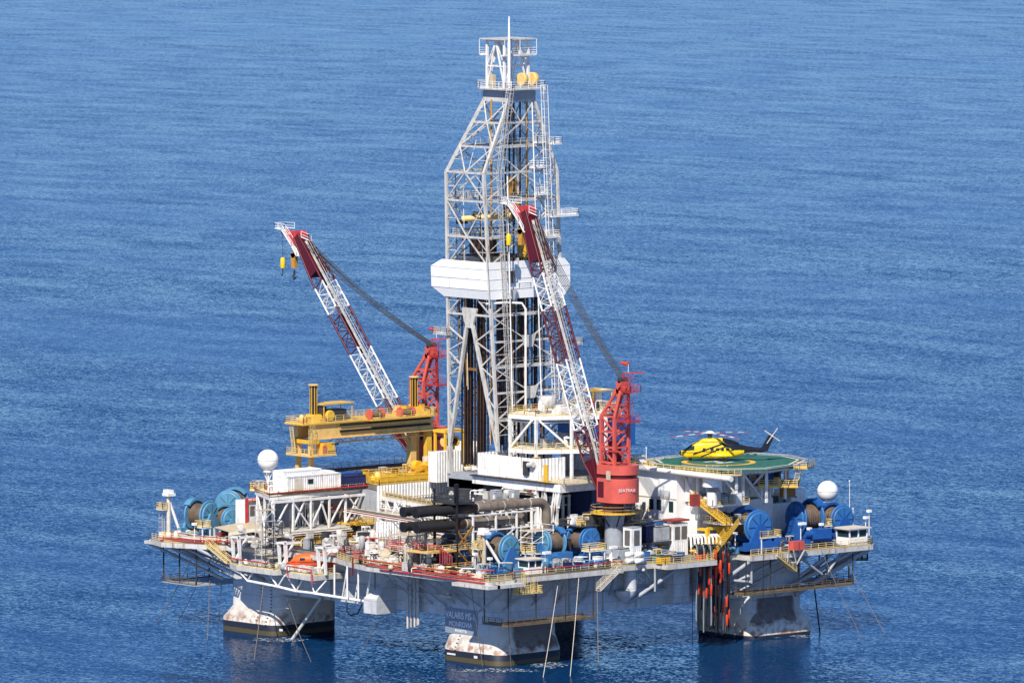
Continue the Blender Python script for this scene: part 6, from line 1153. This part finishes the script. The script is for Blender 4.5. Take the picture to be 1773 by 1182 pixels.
gear('dark blue machinery under the right corner winches', 36, 42, 19, 44, ZD, ['deep_blue', 'deep_blue', 'navy', 'white', 'dark', 'steel'], 60, 85, 1.7); gear('red valves and white pipes beside the boat bay', -2, 10, -38, -27, ZD, ['pipe_red', 'white', 'white', 'red', 'steel', 'rail', 'cream'], 44, 86, 3.2); gear('dark engines and pipes under the left gallery', -22, -6, -36, -22, ZD, ['dark', 'steel', 'white', 'pipe_red', 'grey', 'rail'], 60, 87, 3.0); gear('scaffold, valves and pipes left of the white truss', -38, -25, -41, -36, ZD, ['white', 'steel', 'dark', 'rail', 'pipe_red', 'cream'], 40, 88, 1.6); gear('yellow hose reels by the right yellow frame', 34, 40, 13, 19, ZD, ['mark_yellow', 'sky_blue', 'white', 'deep_blue'], 22, 89, 2.2)
gear('pale equipment on the roof left of the helideck', 10, 22, 0, 10, 22, ['white', 'steel', 'grey', 'rail', 'yellow'], 34, 90, 3.6); gear('rusty drums and fittings along the front deck edge', 12, 40, -44, -40, ZD, ['cream', 'white', 'rail', 'steel', 'pipe_red', 'brown'], 60, 91, 1.2)
t = thing('rear_tower', 'grey and yellow equipment tower rising behind the near crane', 'equipment tower', (12, 20, 30)); MB().box((1, 10, ZD), (7, 15.5, 36)).build('body', 'white', t); o = MB().box((1, 9.5, 40), (8.5, 16.5, 40.4)).build('deck', 'white', t); MB().rail([(1, 9.5, 40.4), (8.5, 9.5, 40.4), (8.5, 16.5, 40.4)]).build('rail', 'rail', o)
for x, y in ((1.4, 10), (8, 10), (8, 16)): MB().beam((x, y, 36), (x, y, 40), .4).build('post', 'white', t)
bits(t, 14, 2, 7, 10, 15, 40.4, ['dark', 'yellow', 'steel', 'white', 'rail'], 3.4, 92); bits(t, 8, 2, 6, 10, 14, 36, ['yellow', 'rail', 'dark', 'steel'], 3, 93)
o = MB().box((3, 11.5, 43.4), (8, 16.5, 43.6)).build('canopy', 'yellow', t)
for x, y in ((3.2, 11.7), (7.8, 11.7), (7.8, 16.3)): MB().beam((x, y, 40.4), (x, y, 43.6), .16).build('canopy_post', 'yellow', t)
# ------------------------------------------------------------------ scaffolds and pipe bundles between the machinery
def scaffold(lab, x0, x1, y0, y1, z0, z1, mt='steel', lift=2.0):
    t = thing('scaffold_tower', lab, 'scaffold', ((x0+x1)/2, (y0+y1)/2, z0)); nx, ny = max(1, round((x1-x0)/2.2)), max(1, round((y1-y0)/2.2)); nz = max(1, round((z1-z0)/lift))
    q = MB()
    for i in range(nx+1):
        for j in range(ny+1): q.tube((lerp(x0, x1, i/nx), lerp(y0, y1, j/ny), z0), (lerp(x0, x1, i/nx), lerp(y0, y1, j/ny), z1+.9), .07, 6)
    for k in range(1, nz+1):
        z = lerp(z0, z1, k/nz)
        for i in range(nx+1): q.tube((lerp(x0, x1, i/nx), y0-.3, z), (lerp(x0, x1, i/nx), y1+.3, z), .06, 5)
        for j in range(ny+1): q.tube((x0-.3, lerp(y0, y1, j/ny), z), (x1+.3, lerp(y0, y1, j/ny), z), .06, 5); q.tube((x0-.3, lerp(y0, y1, j/ny), z+.9), (x1+.3, lerp(y0, y1, j/ny), z+.9), .05, 5)
        if k % 2: q.tube((x1, y0, z-lift), (x1, y1, z), .05, 5)
        else: q.tube((x0, y0, z-lift), (x1, y0, z), .05, 5)
    q.build('frame', mt, t)
    for k in range(1, nz+1, 2): z = lerp(z0, z1, k/nz); MB().box((x0, y0, z+.06), (x1, y1, z+.12)).build('plank_floor', 'tan', t)
    return t
scaffold('grey scaffold tower at the left end of the orange boat', -19, -16.8, -43.4, -39.4, zl, 20.5, 'dark'); scaffold('slim grey scaffold at the left foot of the white truss', -24, -22.2, -41.6, -38.6, zl, 23); scaffold('low scaffold by the tan tilted panel', 8, 14, -40, -37, ZD, 20.5, 'steel'); scaffold('rusty scaffold in front of the black exhaust mouths', 13, 18, -41.5, -37.5, ZD, 21.5, 'cream'); scaffold('dark scaffold under the lower exhaust pipes', 19, 24.4, -36, -29, ZD, 22, 'exhaust')
scaffold('pale scaffold among the pipes right of the exhaust bend', 27, 30, -23, -18, ZD, 22, 'white'); scaffold('yellow scaffold under the near crane ring', 29, 31, -4, 4, ZD, 24, 'rail'); scaffold('white scaffold behind the yellow hose frame', 29.5, 33, 14.6, 19, ZD, 23, 'white'); scaffold('white scaffold against the pale gallery wall', -14, -4, -21, -19, ZD, 22, 'white')
def bundle(lab, pts, n, gap, mts, r=.1, name='pipe_bundle'):
    t = thing(name, lab, 'pipes', pts[0]); rr = random.Random(len(lab)*7+n); P = [V(*p) for p in pts]; d = P[1]-P[0]; side = V(-d.y, d.x, 0).normalized() if abs(d.x)+abs(d.y) > .1 else V(1, 0, 0)
    for k in range(n):
        o = side*(k-(n-1)/2)*gap+V(0, 0, (k % 3)*gap*.8); Q = []
        for i, p in enumerate(P):
            if 0 < i < len(P)-1:
                a, b = (P[i-1]-p).normalized(), (P[i+1]-p).normalized(); Q += [p+o+a*.5, p+o+(a+b)*.13, p+o+b*.5]
            else: Q.append(p+o)
        MB().path(Q, r*rr.uniform(.6, 1.4), 7).build('pipe', rr.choice(mts), t)
    return t
W_ = ['white', 'white', 'steel', 'steel', 'pipe_red', 'cream', 'exhaust', 'dark']
bundle('grey and white pipes along the deck below the exhaust pipes', [(4, -38, 17), (18, -38.6, 17), (18, -38.6, 22), (19, -30, 22)], 7, .4, W_); bundle('white pipes crossing under the pale gallery roof', [(-22, -21, 21.6), (2, -25, 21.6), (2, -25, 16.2)], 8, .36, W_); bundle('red and grey pipes rising beside the orange braces', [(10, -43, 16.5), (20, -43.4, 16.5), (20, -43.4, 20.5), (21, -36, 20.5)], 6, .34, ['pipe_red', 'pipe_red', 'steel', 'cream'], .08)
bundle('pale vertical pipes under the drill floor beam', [(10, -11.4, 16), (10, -11.4, 26.8), (16, -11.6, 26.8)], 9, .5, W_, .14); bundle('thin pipes along the inner side of the front winches', [(20, -26, 16.5), (27, -26, 16.5), (27, -10, 16.5), (27, -10, 20)], 7, .36, W_); bundle('white and red pipes under the left gallery floor', [(-23, -36, 18), (-23, -20, 18), (-28, -20, 18)], 7, .4, W_, .13); bundle('pipes along the accommodation foot', [(31, 6, 17.5), (31, 13, 17.5), (33.6, 13.5, 17.5), (33.6, 24, 20)], 6, .4, ['white', 'steel', 'sky_blue', 'rail'])
bundle('grey pipes on the left corner deck before the pale winch', [(-50, -40, 16.4), (-40, -40.4, 16.4), (-34, -38.6, 16.4)], 6, .35, ['steel', 'pipe_red', 'cream', 'white'], .08); bundle('blue grey hoses at the foot of the right corner winches', [(41.6, 20, 16.5), (41.6, 34, 16.5), (38, 40, 16.5)], 5, .35, ['deep_blue', 'steel', 'white', 'dark'], .1); bundle('cable trays hung below the upper service deck', [(7, -7.5, 39.3), (14, -6.8, 39.3), (19, 2.6, 39.3)], 6, .4, ['steel', 'white', 'dark', 'grey'], .1)
gear('valves and rusty fittings in front of the black exhaust mouths', 6, 16, -43.5, -38.5, ZD, ['cream', 'white', 'exhaust', 'steel', 'tan', 'brown', 'white'], 60, 201, 1.8); gear('small white and grey units between the gallery columns', -18, 2, -26, -20, ZD, ['white', 'steel', 'grey', 'white', 'tan', 'dark'], 60, 202, 2.6); gear('grey fittings on the boat platform edge', -26, -5, -43, -41.4, zl, ['steel', 'white', 'cream', 'grey', 'rail'], 40, 203, 1.1); gear('pale cabinets under the drill floor beam', 2, 16, -16, -11.6, ZD, ['white', 'white', 'steel', 'grey', 'tan'], 40, 204, 5.0); gear('mixed white machinery around the near crane pedestal', 31, 40, -12, 4, ZD, ['white', 'steel', 'grey', 'blue', 'dark', 'rail'], 46, 205, 2.0)
